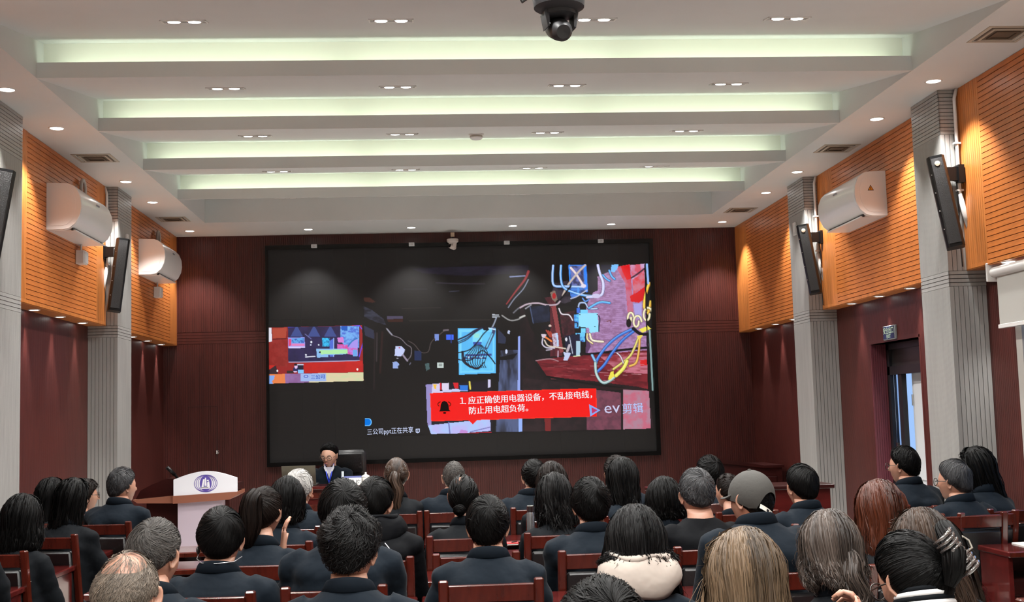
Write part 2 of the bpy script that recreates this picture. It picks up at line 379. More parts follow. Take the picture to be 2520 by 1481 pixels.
# ------------------------------------------------------------------ text
def text(name, body, h, m, parent, loc, rot=(R(90), 0, 0), bold=0., align='LEFT', sx=1, depth=0, label=None):
    c = bpy.data.curves.new(name, 'FONT'); c.body = body; c.size = h; c.offset = bold*h; c.align_x = align; c.extrude = depth; c.resolution_u = 2
    o = bpy.data.objects.new(name, c); COL.objects.link(o)
    dg = bpy.context.evaluated_depsgraph_get(); me = bpy.data.meshes.new_from_object(o.evaluated_get(dg)); bpy.data.objects.remove(o)
    me.name = name; me.materials.clear(); me.materials.append(m)
    q = link(name, me, parent, loc=loc, rot=rot); q.scale = (sx, 1, 1)
    if label: q['label'] = label
    return q
# ------------------------------------------------------------------ LED screen
SX0, SX1, SZ0, SZ1, SY = -1.818, 2.607, 1.112, 3.592, 13.80
YS = SY-.012                                        # plane of the lit panels
scr = empty('video_wall', 'huge black LED video wall showing a photo of tangled electrical wiring', 'screen', ((SX0+SX1)/2, SY, SZ0))
def sp(mb, name, m, parent=scr, **k):
    o = ob(name, mb, m, parent, **k)
    if parent is scr: o.location = -Vector(scr.location)
    return o
fr = mat('screen_frame', (.012, .012, .012), .16, metal=.6)
fb = .045
f = MB(); y0, y1 = SY-.05, SY+.034
f.prism([(SX0, SZ1), (SX1, SZ1), (SX1-.0, SZ1-fb), (SX0, SZ1-fb)], 1, y0, y1)
f.box(SX0, SX1, y0, y1, SZ0, SZ0+fb); f.box(SX0, SX0+fb*.7, y0, y1, SZ0+fb, SZ1-fb); f.box(SX1-fb, SX1, y0, y1, SZ0+fb, SZ1-fb); sp(f, 'frame', fr)
f = MB(); f.box(SX0+.01, SX1-.01, SY-.004, SY+.03, SZ0+.01, SZ1-.01); sp(f, 'display_backing', black)
pan = mat('led_panel_dark', (.009, .0085, .0085), .55, spec=.3, emit=(.005, .0045, .0045), es=1)
nx, nz = 12, 6; ax, az = (SX1-SX0-fb*1.7)/nx, (SZ1-SZ0-2*fb)/nz
f = MB(); f.box(.0003, ax-.0003, 0, .006, .0003, az-.0003); me = f.mesh('led_module', pan)
for i in range(nx):
    for j in range(nz): link('led_module', me, scr, loc=Vector((SX0+fb*.7+i*ax, SY-.010, SZ0+fb+j*az))-Vector(scr.location))
# the flat picture: painted on a fine grid, colours stored per vertex, coordinates given as seen on the photograph
class Canvas:
    def __init__(s, u0, v0, u1, v1, st):
        s.u0, s.v0, s.st = u0, v0, st; s.w = int((u1-u0)/st)+1; s.h = int((v1-v0)/st)+1
        s.U, s.V = np.meshgrid(u0+np.arange(s.w)*st, v0+np.arange(s.h)*st); s.c = np.zeros((s.h, s.w, 3)); s.c[:] = lin(14, 13, 14)
    def _mix(s, a, c, sl):
        a = np.clip(a, 0, 1)[..., None]; s.c[sl] = s.c[sl]*(1-a)+np.array(lin(c))*a
    def _sl(s, us, vs, pad):
        i0 = max(0, int((min(vs)-pad-s.v0)/s.st)); i1 = min(s.h, int((max(vs)+pad-s.v0)/s.st)+2)
        j0 = max(0, int((min(us)-pad-s.u0)/s.st)); j1 = min(s.w, int((max(us)+pad-s.u0)/s.st)+2)
        return (slice(i0, max(i0, i1)), slice(j0, max(j0, j1)))
    def poly(s, pts, c, a=1.0, noise_=0, c2=None, ns=6):
        us, vs = zip(*pts); sl = s._sl(us, vs, 1); U, V = s.U[sl], s.V[sl]; ins = np.zeros(U.shape, bool); n = len(pts)
        for i in range(n):
            (x0, y0), (x1, y1) = pts[i], pts[(i+1) % n]
            if y0 == y1: continue
            ins ^= ((V < y0) != (V < y1)) & (U < (x1-x0)*(V-y0)/(y1-y0)+x0)
        s._mix(ins*a, c, sl)
        if c2 is not None:
            vy = V*noise_ if noise_ else V; nz_ = .5*vnoise(U/ns/1.6, vy/ns/1.6)+.3*vnoise(U/ns*1.1+7, vy/ns*1.1)+.2*vnoise(U/ns*2.3+3, vy/ns*2.3+9); s._mix(ins*np.clip((nz_-.36)*3, 0, 1)*a, c2, sl)
    def line(s, pts, c, w=2, a=1.0, w1=None):
        pts = smooth_path(pts)
        us, vs = zip(*pts); sl = s._sl(us, vs, w+1); U, V = s.U[sl], s.V[sl]; A = np.zeros(U.shape); n = len(pts)
        for i in range(n-1):
            (x0, y0), (x1, y1) = pts[i], pts[i+1]; dx, dy = x1-x0, y1-y0; L = dx*dx+dy*dy+1e-9
            t = np.clip(((U-x0)*dx+(V-y0)*dy)/L, 0, 1); d = np.hypot(U-x0-t*dx, V-y0-t*dy); ww = w if w1 is None else w+(w1-w)*i/n
            A = np.maximum(A, np.clip((ww/2-d)/1.0+.5, 0, 1))
        s._mix(A*a, c, sl)
    def wire(s, pts, c, w=4, hi=None):
        s.line(pts, (12, 12, 22), w+2.2, .8); s.line(pts, c, w)
        s.line([(x-.6, y-.8) for x, y in pts], hi or tuple(min(255, int(q*1.25+30)) for q in c), w*.35, .8)
    def ell(s, c0, rx, ry, c, a=1.0, soft=.15):
        sl = s._sl((c0[0]-rx, c0[0]+rx), (c0[1]-ry, c0[1]+ry), 1); U, V = s.U[sl], s.V[sl]
        d = np.hypot((U-c0[0])/rx, (V-c0[1])/ry); s._mix(np.clip((1-d)/soft, 0, 1)*a, c, sl)
    def build(s, name, parent, y, strength, m=None, quad=None):
        ys = s.v0+np.arange(s.h)*s.st; P = np.zeros((s.h, s.w, 3))
        q = np.array(fw)[None, None]+(s.U[..., None]-1260)/FPX*np.array(r2)-(s.V[..., None]-740.5)/FPX*np.array(u2)
        P = q*(y/q[..., 1:2]); P[..., 2] += HC; P -= np.array(parent.matrix_world.translation if False else parent.location)
        idx = np.arange(s.h*s.w).reshape(s.h, s.w)
        F = np.stack([idx[:-1, :-1], idx[1:, :-1], idx[1:, 1:], idx[:-1, 1:]], -1).reshape(-1, 4)
        if quad:
            cu, cv_ = s.U.ravel()[F].mean(1), s.V.ravel()[F].mean(1); keep = np.ones(len(F), bool)
            for i in range(4): (x0, y0), (x1, y1) = quad[i], quad[(i+1) % 4]; keep &= ((x1-x0)*(cv_-y0)-(y1-y0)*(cu-x0)) > 0
            F = F[keep]
        me = npmesh(name, P.reshape(-1, 3), F, m or pic_mat(strength), smooth=False)
        ca = me.color_attributes.new('picture', 'FLOAT_COLOR', 'POINT'); a = np.ones((s.h*s.w, 4), np.float32); a[:, :3] = s.c.reshape(-1, 3); ca.data.foreach_set('color', a.ravel())
        return link(name, me, parent)
def vnoise(x, y):
    xi, yi = np.floor(x).astype(int), np.floor(y).astype(int); fx, fy = x-xi, y-yi; fx, fy = fx*fx*(3-2*fx), fy*fy*(3-2*fy)
    h = lambda a, b: (np.sin(a*127.1+b*311.7)*43758.5453) % 1
    return (h(xi, yi)*(1-fx)+h(xi+1, yi)*fx)*(1-fy)+(h(xi, yi+1)*(1-fx)+h(xi+1, yi+1)*fx)*fy
def smooth_path(p):
    if len(p) < 3: return list(p)
    out = []; n = len(p)
    for i in range(n-1):
        a, b, c, d = p[max(i-1, 0)], p[i], p[i+1], p[min(i+2, n-1)]
        for t in (0, .25, .5, .75):
            out.append(tuple(.5*((2*b[k])+(-a[k]+c[k])*t+(2*a[k]-5*b[k]+4*c[k]-d[k])*t*t+(-a[k]+3*b[k]-3*c[k]+d[k])*t**3) for k in (0, 1)))
    return out+[p[-1]]
def pic_mat(st):
    m = bpy.data.materials.new('picture_light'); m.use_nodes = True; N = m.node_tree.nodes; b = N['Principled BSDF']
    b.inputs['Base Color'].default_value = (.009, .0085, .0085, 1); b.inputs['Roughness'].default_value = .55; b.inputs['Specular IOR Level'].default_value = .3
    a = N.new('ShaderNodeVertexColor'); a.layer_name = 'picture'; m.node_tree.links.new(a.outputs[0], b.inputs['Emission Color']); b.inputs['Emission Strength'].default_value = st; return m
# z maps the two detail views of the photograph to its pixels
A = lambda x, y: (1280+x/4.489, 630+y/4.489)
B = lambda x, y: (890+x/4.63, 640+y/4.63)
C_ = lambda x, y: (890+x/3.36, 920+y/3.36)
cv = Canvas(892, 647, 1614, 1074, 1.3)
cv.c[:] = lin(17, 15, 16)
# dark attic on the left of the picture
cv.poly([B(560, 95), B(1300, 70), B(1900, 60), B(1900, 150), B(1200, 180), B(700, 150)], (30, 26, 44), .8, c2=(20, 18, 30), noise_=4, ns=10)
cv.line([B(850, 258), B(1100, 268), B(1400, 268)], (48, 44, 56), 3, .8); cv.line([B(480, 330), B(740, 330)], (50, 48, 60), 1.6, .8)
cv.line([B(1000, 358), B(1110, 350)], (60, 62, 80), 2, .8); cv.line([B(460, 550), B(900, 540)], (52, 46, 44), 1.5, .8); cv.line([B(540, 690), B(1460, 680)], (44, 42, 38), 2.5, .8)
cv.ell(B(650, 450), 75, 60, (40, 38, 36), .5, 1); cv.ell(B(1300, 470), 80, 60, (38, 36, 36), .5, 1)
cv.poly([B(20, 430), B(90, 425), B(160, 475), B(120, 485), B(30, 470)], (62, 34, 28)); cv.poly([B(20, 520), B(120, 570), B(250, 670), B(280, 740), B(150, 700), B(20, 640)], (52, 54, 70), c2=(30, 30, 40), ns=8, noise_=3)
cv.line([B(280, 775), B(340, 850), B(440, 890), B(510, 960), B(565, 1000), B(560, 1090), B(520, 1140)], (120, 112, 120), 1.8)
cv.line([B(290, 785), B(345, 850)], (150, 150, 165), 3); cv.line([B(530, 920), B(600, 960), B(680, 1050), B(760, 1040), B(790, 940), B(850, 880), B(940, 805)], (84, 74, 74), 1.6)
cv.poly([B(290, 640), B(470, 635), B(470, 668), B(290, 672)], (74, 68, 92)); cv.poly([B(290, 674), B(470, 670), B(470, 705), B(300, 705)], (56, 28, 22))
cv.poly([B(20, 740), B(140, 800), B(145, 900), B(40, 860)], (44, 48, 70)); cv.line([B(175, 830), B(170, 1150)], (54, 46, 50), 3); cv.line([B(235, 820), B(210, 1280)], (46, 26, 26), 5, .8); cv.line([B(150, 830), B(140, 1470)], (36, 28, 30), 3)
cv.poly([B(385, 980), B(450, 978), B(495, 1020), B(480, 1060), B(450, 1095), B(375, 1090)], (196, 206, 246)); cv.ell(B(430, 998), 2.2, 2, (190, 70, 90))
cv.poly([B(395, 1100), B(450, 1100), B(440, 1150), B(395, 1140)], (18, 18, 24)); cv.line([B(400, 1118), B(415, 1118)], (200, 200, 220), 1.5); cv.line([B(470, 1080), B(500, 1120), B(520, 1145)], (150, 140, 160), 4)
cv.poly([B(352, 1160), B(400, 1155), B(428, 1180), B(415, 1235), B(355, 1235)], (150, 172, 226)); cv.ell(B(425, 1215), 3, 4, (20, 20, 24)); cv.line([B(545, 1190), B(558, 1170)], (110, 110, 130), 2)
cv.poly([B(600, 1030), B(680, 1040), B(680, 1140), B(600, 1140)], (30, 44, 84)); cv.poly([B(722, 1180), B(770, 1170), B(775, 1240), B(735, 1262)], (70, 96, 98))
cv.poly([B(832, 842), B(880, 840), B(878, 915), B(835, 918)], (120, 144, 214)); cv.poly([B(966, 845), B(1046, 845), B(1046, 908), B(966, 908)], (60, 104, 240)); cv.line([B(1020, 850), B(1020, 940)], (40, 70, 160), 2)
cv.line([B(935, 800), B(985, 795)], (110, 100, 110), 4); cv.poly([B(858, 1165), B(936, 1165), B(936, 1230), B(858, 1230)], (206, 220, 216)); cv.line([B(880, 1185), B(915, 1185)], (30, 34, 40), 1.8); cv.line([B(880, 1203), B(915, 1203)], (30, 34, 40), 1.8)
cv.line([B(1900, 130), B(1860, 220), B(1760, 350), B(1650, 500)], (150, 50, 56), 6, 1, 2); cv.line([B(1900, 220), B(1840, 330), B(1740, 440), B(1670, 540)], (140, 148, 170), 2.2)
cv.line([B(1690, 190), B(1860, 178)], (130, 140, 180), 3); cv.poly([B(1485, 615), B(1560, 618), B(1580, 650), B(1490, 655)], (180, 186, 196)); cv.line([B(1490, 635), B(1575, 636)], (20, 20, 24), 2)
cv.line([B(1535, 655), B(1510, 720), B(1480, 780)], (150, 160, 180), 3); cv.line([B(1600, 630), B(1690, 685), B(1780, 675), B(1860, 632)], (150, 150, 150), 3); cv.line([B(1730, 600), B(1800, 540), B(1898, 500)], (110, 112, 122), 3)
# the blue meter box
cv.poly([B(1095, 775), B(1526, 772), B(1528, 1288), B(1108, 1305)], (92, 190, 250)); cv.poly([B(1110, 790), B(1510, 790), B(1510, 1272), B(1122, 1285)], (120, 214, 255)); cv.poly([B(1135, 815), B(1490, 815), B(1492, 1255), B(1140, 1262)], (88, 186, 246), c2=(104, 204, 250), ns=14)
cv.poly([B(1265, 815), B(1372, 815), B(1372, 930), B(1265, 935)], (128, 222, 255)); cv.poly([B(1285, 835), B(1345, 835), B(1345, 885), B(1285, 885)], (150, 228, 220)); cv.poly([B(1270, 935), B(1365, 932), B(1362, 968), B(1275, 970)], (60, 90, 180))
cv.poly([B(1180, 1070), B(1480, 1066), B(1480, 1090), B(1180, 1094)], (60, 80, 150)); cv.poly([B(1150, 1110), B(1420, 1106), B(1420, 1125), B(1150, 1128)], (44, 50, 120))
for x in (1215, 1290, 1360): cv.ell(B(x, 1108), 3, 3, (196, 226, 255))
for k in range(9):
    x = 1290+k*9; cv.line([B(x, 965), B(x-60+k*16, 1040), B(1180+k*30, 1100), B(1190+k*26, 1180), B(1240+k*22, 1225)], (24, 22, 40), 2)
for k in range(4): cv.line([B(1140+k*6, 1040), B(1150+k*10, 1150), B(1230+k*10, 1215), B(1330, 1240-k*6), B(1395, 1160)], (30, 20, 36), 2)
for d in (0, 26, 44): cv.line([B(1100, 905+d), B(1200, 860+d), B(1290, 800+d*.6), B(1370, 775)], (34, 34, 70), 2.5 if d else 4)
cv.line([B(1100, 1055), B(1230, 1020), B(1330, 920), B(1380, 850), B(1440, 790)], (22, 20, 36), 3); cv.line([B(1420, 1000), B(1500, 830), B(1500, 780)], (60, 70, 110), 8); cv.line([B(1425, 990), B(1490, 840)], (120, 210, 250), 3)
cv.line([B(1100, 1130), B(1160, 1140), B(1260, 1130), B(1370, 1030), B(1460, 1100), B(1520, 1180)], (24, 20, 40), 3)
cv.poly([B(1375, 765), B(1470, 760), B(1440, 805), B(1390, 800)], (14, 14, 24)); cv.line([B(1450, 775), B(1520, 790)], (200, 230, 255), 3)
# post of bluish wood in the middle, white light strip
cv.poly([(1232, 862), (1285, 860), (1285, 1063), (1220, 1063)], (84, 96, 134), c2=(40, 42, 56), noise_=.3, ns=9); cv.poly([(1224, 880), (1275, 868), (1262, 884), (1230, 886)], (14, 14, 18)); cv.ell((1246, 865), 3, 6, (210, 220, 250))
cv.poly([(1275, 828), (1281, 826), (1284, 960), (1274, 962)], (150, 170, 240)); cv.poly([(1276, 960), (1285, 960), (1285, 1063), (1276, 1063)], (150, 180, 250)); cv.line([(1292, 840), (1292, 900)], (60, 46, 60), 5)
cv.poly([(1226, 810), (1245, 830), (1244, 846), (1226, 844)], (44, 50, 74)); cv.poly([(1250, 812), (1255, 814), (1254, 822), (1249, 820)], (190, 200, 230))
# right part: wood, red paint, breakers, wires
cv.poly([A(0, 480), A(0, 1480), A(1400, 1480), A(1400, 1080), A(700, 1080), A(300, 1080), A(120, 800)], (34, 22, 26), c2=(20, 16, 20), noise_=.6, ns=12)
cv.poly([A(270, 460), A(380, 440), A(470, 1100), A(330, 1110), A(330, 560)], (96, 34, 44), c2=(70, 26, 36), noise_=.3, ns=6)
cv.poly([A(345, 560), A(395, 545), A(480, 1060), A(440, 1070)], (142, 62, 66)); cv.poly([A(440, 640), A(600, 600), A(600, 860), A(470, 900)], (74, 30, 40), c2=(44, 20, 28), ns=5)
cv.poly([A(730, 550), A(860, 300), A(850, 230), A(1100, 120), A(1380, 80), A(1420, 1080), A(730, 1070), A(730, 850)], (178, 138, 188), c2=(150, 108, 150), noise_=1.8, ns=5)
for k in range(34):
    y = 250+k*22; cv.line([A(870, y+20), A(1000, y+5), A(1150, y-6)], (140, 100, 142), 1.6, .5)
cv.poly([A(1060, 120), A(1215, 90), A(1240, 470), A(1250, 640), A(1190, 640), A(1160, 300)], (196, 110, 140), c2=(206, 60, 80), ns=12)
cv.poly([A(1110, 110), A(1205, 95), A(1228, 250), A(1180, 265), A(1130, 170)], (222, 20, 28)); cv.poly([A(1215, 440), A(1290, 400), A(1385, 330), A(1375, 480), A(1310, 515), A(1220, 500)], (214, 16, 24))
cv.poly([A(1215, 100), A(1370, 85), A(1370, 200), A(1240, 260)], (206, 166, 208), c2=(214, 90, 110), ns=10); cv.poly([A(1240, 260), A(1370, 180), A(1385, 330), A(1250, 420)], (208, 120, 140), c2=(220, 70, 80), ns=7)
cv.line([A(1230, 240), A(1300, 195), A(1370, 140)], (60, 40, 56), 4); cv.poly([A(1250, 520), A(1340, 520), A(1340, 720), A(1270, 660)], (170, 160, 224)); cv.line([A(960, 720), A(1000, 715), A(1000, 735)], (120, 60, 60), 2.5)
cv.poly([A(730, 850), A(780, 1000), A(740, 1080), A(725, 1080)], (90, 60, 96)); cv.line([A(730, 1085), A(900, 1070), A(1100, 1040), A(1400, 1010)], (14, 10, 18), 6)
cv.poly([A(175, 1150), A(500, 1110), A(800, 1090), A(1150, 1060), A(1410, 1040), A(1415, 1470), A(1280, 1440), A(800, 1380), A(300, 1330)], (128, 34, 44), c2=(96, 22, 32), noise_=4, ns=14)
cv.poly([A(880, 1110), A(1410, 1060), A(1410, 1300), A(1100, 1280)], (196, 110, 130), c2=(140, 44, 54), noise_=5, ns=16); cv.poly([A(1320, 1150), A(1410, 1140), A(1415, 1200), A(1330, 1215)], (214, 30, 34))
for k in range(40):
    x, y = 300+rng.rand()*1050, 1120+rng.rand()*270; cv.line([A(x, y), A(x+30+rng.rand()*90, y-4+rng.rand()*10)], (214, 150, 160) if x > 700 else (170, 84, 90), 1.3, .55)
cv.line([A(175, 1155), A(330, 1135), A(420, 1160)], (190, 150, 160), 2.5, .7)
cv.line([A(300, 1330), A(700, 1400), A(1000, 1440), A(1250, 1480)], (10, 8, 10), 5)
cv.poly([(1285, 930), (1380, 940), (1440, 962), (1600, 990), (1610, 1063), (1285, 1063)], (44, 30, 34), c2=(30, 22, 26), ns=9)
cv.poly([(1340, 1030), (1355, 1030), (1355, 1062), (1342, 1062)], (120, 34, 36)); cv.poly([(1444, 956), (1528, 966), (1530, 1060), (1444, 1060)], (122, 66, 84), c2=(98, 56, 72), ns=7); cv.poly([(1534, 955), (1597, 962), (1602, 1058), (1534, 1058)], (196, 104, 128), c2=(176, 130, 150), ns=8)
cv.line([(1530, 950), (1531, 1060)], (18, 12, 16), 5); cv.line([A(640, 1435), A(800, 1450), A(1420, 1478)], (40, 20, 24), 4)
# top dark area, panel and wires
cv.poly([A(530, 100), A(735, 95), A(748, 385), A(560, 470)], (70, 130, 226), c2=(40, 60, 110), ns=6); cv.poly([A(550, 110), A(700, 105), A(705, 330), A(575, 330)], (110, 120, 190), c2=(60, 60, 96), ns=5)
cv.line([A(715, 100), A(735, 385)], (44, 132, 255), 6); cv.line([A(545, 100), A(550, 280)], (60, 150, 255), 3)
cv.poly([A(740, 95), A(850, 95), A(860, 380), A(760, 420), A(750, 380)], (16, 14, 30)); cv.poly([A(890, 100), A(1010, 95), A(1000, 170), A(910, 200)], (18, 16, 40)); cv.poly([A(1010, 95), A(1085, 92), A(1080, 130), A(1040, 180), A(1000, 170)], (120, 190, 250))
cv.poly([A(380, 300), A(530, 270), A(560, 500), A(470, 530), A(350, 400)], (62, 54, 66), c2=(34, 30, 40), ns=7); cv.poly([A(330, 400), A(385, 380), A(415, 480), A(385, 510), A(350, 470)], (130, 110, 100)); cv.ell(A(375, 440), 5, 8, (176, 40, 44))
cv.line([A(560, 130), A(620, 200), A(700, 330)], (240, 220, 220), 5); cv.line([A(720, 100), A(640, 180), A(550, 290), A(500, 370), A(470, 440)], (206, 190, 180), 4.5)
cv.wire([A(365, 105), A(358, 220), A(375, 325), A(500, 335), A(680, 340)], (140, 190, 255), 5, (220, 234, 255)); cv.wire([A(452, 105), A(448, 230), A(480, 345), A(600, 405), A(720, 435), A(800, 440)], (96, 176, 255), 5, (210, 234, 255))
cv.wire([A(858, 100), A(880, 190), A(918, 300), A(905, 420), A(830, 445), A(740, 455)], (196, 200, 250), 6, (240, 240, 255)); cv.ell(A(700, 330), 7, 5, (226, 220, 240)); cv.ell(A(840, 440), 12, 6, (206, 200, 236))
cv.wire([A(915, 210), A(950, 250), A(990, 275)], (70, 150, 240), 4); cv.wire([A(985, 160), A(1010, 220), A(1045, 255)], (70, 150, 240), 4.5); cv.line([A(560, 470), A(620, 450), A(700, 400), A(740, 375)], (190, 196, 220), 2.5)
cv.line([A(640, 350), A(640, 400)], (80, 160, 240), 3); cv.line([A(690, 465), A(720, 500), A(760, 480)], (90, 150, 235), 3); cv.line([A(420, 530), A(520, 540), A(650, 560)], (12, 8, 14), 7); cv.line([A(430, 500), A(560, 330)], (14, 12, 18), 4)
cv.line([A(0, 570), A(80, 530), A(200, 520), A(300, 540), A(400, 535), A(440, 500)], (196, 176, 190), 3.5); cv.line([A(60, 580), A(120, 540)], (150, 150, 160), 3); cv.line([A(0, 680), A(50, 658)], (200, 200, 196), 4)
cv.poly([A(100, 560), A(320, 540), A(330, 720), A(140, 745)], (30, 38, 62), c2=(20, 26, 44), ns=8); cv.line([A(110, 560), A(145, 740)], (76, 90, 124), 2)
cv.wire([A(645, 560), A(660, 520), A(720, 520), A(760, 580), A(850, 580)], (150, 170, 220), 3.5); cv.wire([A(760, 575), A(880, 510), A(990, 518)], (84, 160, 240), 5); cv.wire([A(430, 580), A(460, 640), A(540, 650), A(580, 710)], (210, 196, 210), 3)
cv.poly([A(650, 630), A(858, 628), A(866, 835), A(770, 850), A(760, 790), A(650, 785)], (150, 226, 255)); cv.poly([A(597, 645), A(650, 640), A(650, 795), A(600, 795)], (104, 210, 255), c2=(60, 130, 220), ns=3); cv.poly([A(668, 800), A(722, 798), A(722, 850), A(672, 850)], (120, 216, 255))
cv.poly([A(665, 590), A(745, 590), A(745, 632), A(665, 632)], (120, 210, 255)); cv.poly([A(625, 575), A(660, 570), A(660, 625), A(625, 630)], (60, 110, 220)); cv.poly([A(610, 850), A(720, 845), A(720, 945), A(690, 950), A(625, 905)], (110, 206, 250), c2=(50, 100, 190), ns=3)
for q in ((660, 645), (850, 645), (660, 778), (826, 778)): cv.ell(A(*q), 1.6, 1.6, (16, 20, 40))
cv.line([A(598, 735), A(635, 740), A(635, 780)], (16, 20, 50), 3); cv.line([A(870, 660), A(880, 700), A(872, 770), A(870, 830)], (30, 30, 60), 3)
cv.wire([A(742, 860), A(745, 920), A(800, 965)], (226, 196, 140), 4); cv.wire([A(770, 860), A(800, 930), A(918, 945)], (240, 226, 190), 4.5)
cv.poly([A(225, 770), A(345, 755), A(345, 800), A(260, 830)], (18, 14, 22)); cv.ell(A(330, 770), 4, 3, (220, 190, 180)); cv.poly([A(232, 860), A(290, 865), A(285, 910), A(240, 895)], (214, 200, 214))
for k in range(3): cv.line([A(290+k*22, 820+k*8), A(330+k*16, 890)], (176, 66, 50), 3)
cv.line([A(280, 895), A(345, 940)], (240, 130, 60), 4); cv.poly([A(350, 855), A(410, 850), A(425, 1000), A(370, 1005)], (210, 196, 220), c2=(150, 110, 120), ns=2.5); cv.poly([A(395, 850), A(415, 848), A(430, 990), A(412, 996)], (186, 214, 250))
cv.line([A(250, 910), A(245, 970), A(290, 1010), A(380, 1015)], (206, 200, 220), 3); cv.line([A(270, 930), A(310, 990), A(420, 1008), A(500, 1022)], (220, 206, 190), 3); cv.line([A(290, 1040), A(350, 1030)], (190, 180, 200), 2.5)
cv.poly([A(490, 880), A(660, 860), A(665, 1100), A(560, 1105), A(500, 1000)], (26, 26, 52)); cv.poly([A(618, 935), A(665, 935), A(662, 1100), A(618, 1100)], (170, 206, 226)); cv.line([A(545, 890), A(580, 1075)], (190, 200, 220), 2); cv.ell(A(510, 920), 3, 5, (220, 220, 230))
cv.line([A(545, 985), A(520, 1050)], (190, 180, 190), 6); cv.poly([A(475, 1060), A(560, 1070), A(545, 1110), A(520, 1155), A(478, 1150), A(490, 1100)], (196, 206, 240)); cv.line([A(420, 1050), A(418, 1110)], (190, 160, 180), 3)
cv.line([A(590, 1108), A(660, 1100)], (230, 240, 190), 2)
cv.wire([A(1240, 805), A(1090, 880), A(960, 990), A(870, 1110), A(845, 1160)], (50, 110, 214), 6, (120, 180, 250)); cv.wire([A(1255, 830), A(1130, 930), A(1010, 1080), A(930, 1200), A(850, 1280)], (44, 100, 206), 6, (110, 170, 245))
cv.wire([A(795, 1095), A(840, 1180)], (110, 160, 220), 6); cv.wire([A(830, 1180), A(840, 1290), A(880, 1370), A(930, 1400), A(1000, 1370), A(1080, 1300), A(1150, 1240)], (150, 190, 190), 6, (230, 240, 240))
cv.wire([A(1300, 920), A(1260, 1020), A(1200, 1120), A(1030, 1250)], (214, 190, 96), 5); cv.wire([A(1320, 920), A(1310, 1060), A(1280, 1180), A(1210, 1215)], (226, 160, 70), 5); cv.wire([A(1180, 1160), A(1140, 1240), A(1060, 1320)], (236, 230, 90), 8)
cv.poly([A(1000, 1280), A(1030, 1270), A(1040, 1330), A(990, 1370), A(970, 1360)], (240, 226, 80)); cv.wire([A(1070, 1070), A(1110, 1110), A(1140, 1180)], (206, 180, 200), 3)
cv.wire([A(1425, 300), A(1385, 430), A(1370, 560), A(1400, 600)], (240, 180, 60), 6); cv.wire([A(1440, 500), A(1425, 600), A(1400, 640)], (230, 170, 60), 5)
for q in ((1200, 680, 26, 55), (1275, 720, 36, 60), (1390, 640, 40, 70)):
    cx_, cy_, ra, rb = q; cv.wire([A(cx_+ra*math.cos(t*PI/5)+t*3, cy_+rb*math.sin(t*PI/5)) for t in range(11)], (244, 232, 180), 4.5, (255, 250, 226))
cv.ell(A(1200, 740), 7, 12, (22, 14, 20)); cv.poly([A(1310, 810), A(1410, 770), A(1445, 800), A(1350, 850)], (244, 230, 90)); cv.line([A(1250, 800), A(1330, 860), A(1420, 860)], (14, 12, 20), 8); cv.poly([A(1290, 880), A(1360, 870), A(1330, 915), A(1300, 920)], (236, 214, 90))
cv.line([A(1400, 90), A(1415, 300)], (150, 190, 250), 5); cv.poly([A(1372, 90), A(1390, 90), A(1425, 1480), A(1412, 1480)], (10, 10, 12)); cv.line([A(1430, 820), A(1465, 1480)], (130, 160, 160), 4); cv.line([A(1400, 780), A(1420, 1200)], (20, 20, 24), 3)
# red caption banner with the phone screenshot behind it
cv.poly([C_(530, 88), C_(900, 70), C_(1075, 50), C_(1085, 490), C_(580, 512), C_(548, 430)], (24, 20, 34)); cv.poly([C_(530, 88), C_(590, 84), C_(575, 430), C_(545, 425)], (150, 140, 200))
cv.poly([C_(585, 82), C_(648, 78), C_(648, 155), C_(580, 160)], (214, 204, 240)); cv.poly([C_(590, 85), C_(620, 84), C_(615, 130), C_(600, 120)], (246, 196, 70)); cv.poly([C_(662, 78), C_(720, 74), C_(720, 140), C_(668, 150)], (222, 214, 240)); cv.line([C_(652, 80), C_(655, 125)], (214, 40, 60), 4)
cv.poly([C_(755, 72), C_(800, 70), C_(798, 122), C_(770, 122)], (214, 30, 40)); cv.poly([C_(720, 130), C_(780, 122), C_(880, 140), C_(560, 160)], (200, 206, 246)); cv.poly([C_(810, 95), C_(880, 92), C_(878, 136), C_(815, 136)], (44, 120, 220)); cv.line([C_(892, 66), C_(898, 122)], (232, 214, 90), 4)
cv.poly([C_(1042, 48), C_(1068, 46), C_(1066, 108), C_(1045, 115)], (210, 206, 240)); cv.poly([C_(548, 425), C_(1062, 370), C_(1068, 470), C_(830, 490), C_(580, 512)], (176, 200, 250), c2=(190, 186, 246), ns=14)
cv.line([C_(720, 400), C_(730, 500)], (110, 110, 180), 3); cv.poly([C_(820, 460), C_(880, 470), C_(870, 495), C_(800, 500)], (196, 140, 214)); cv.line([C_(760, 503), C_(900, 492), C_(1070, 486)], (220, 30, 60), 3); cv.line([C_(900, 478), C_(1060, 440)], (100, 90, 170), 2)
cv.poly([C_(565, 158), C_(1940, 118), C_(1945, 352), C_(575, 392)], (248, 44, 20)); cv.poly([C_(572, 163), C_(1934, 123), C_(1938, 347), C_(581, 386)], (244, 6, 2)); cv.poly([C_(880, 380), C_(958, 378), C_(919, 418)], (240, 10, 6))
cv.poly([C_(0, 500), C_(2440, 452), C_(2440, 520), C_(0, 560)], (19, 17, 18)) if False else None
cv.c = cv.c*1.0
cv.c -= np.minimum(cv.c, .0012); photo = cv.build('shared_photo', scr, YS, 1.0, quad=[(894, 656), (1598, 648), (1612, 1054), (899, 1072)])
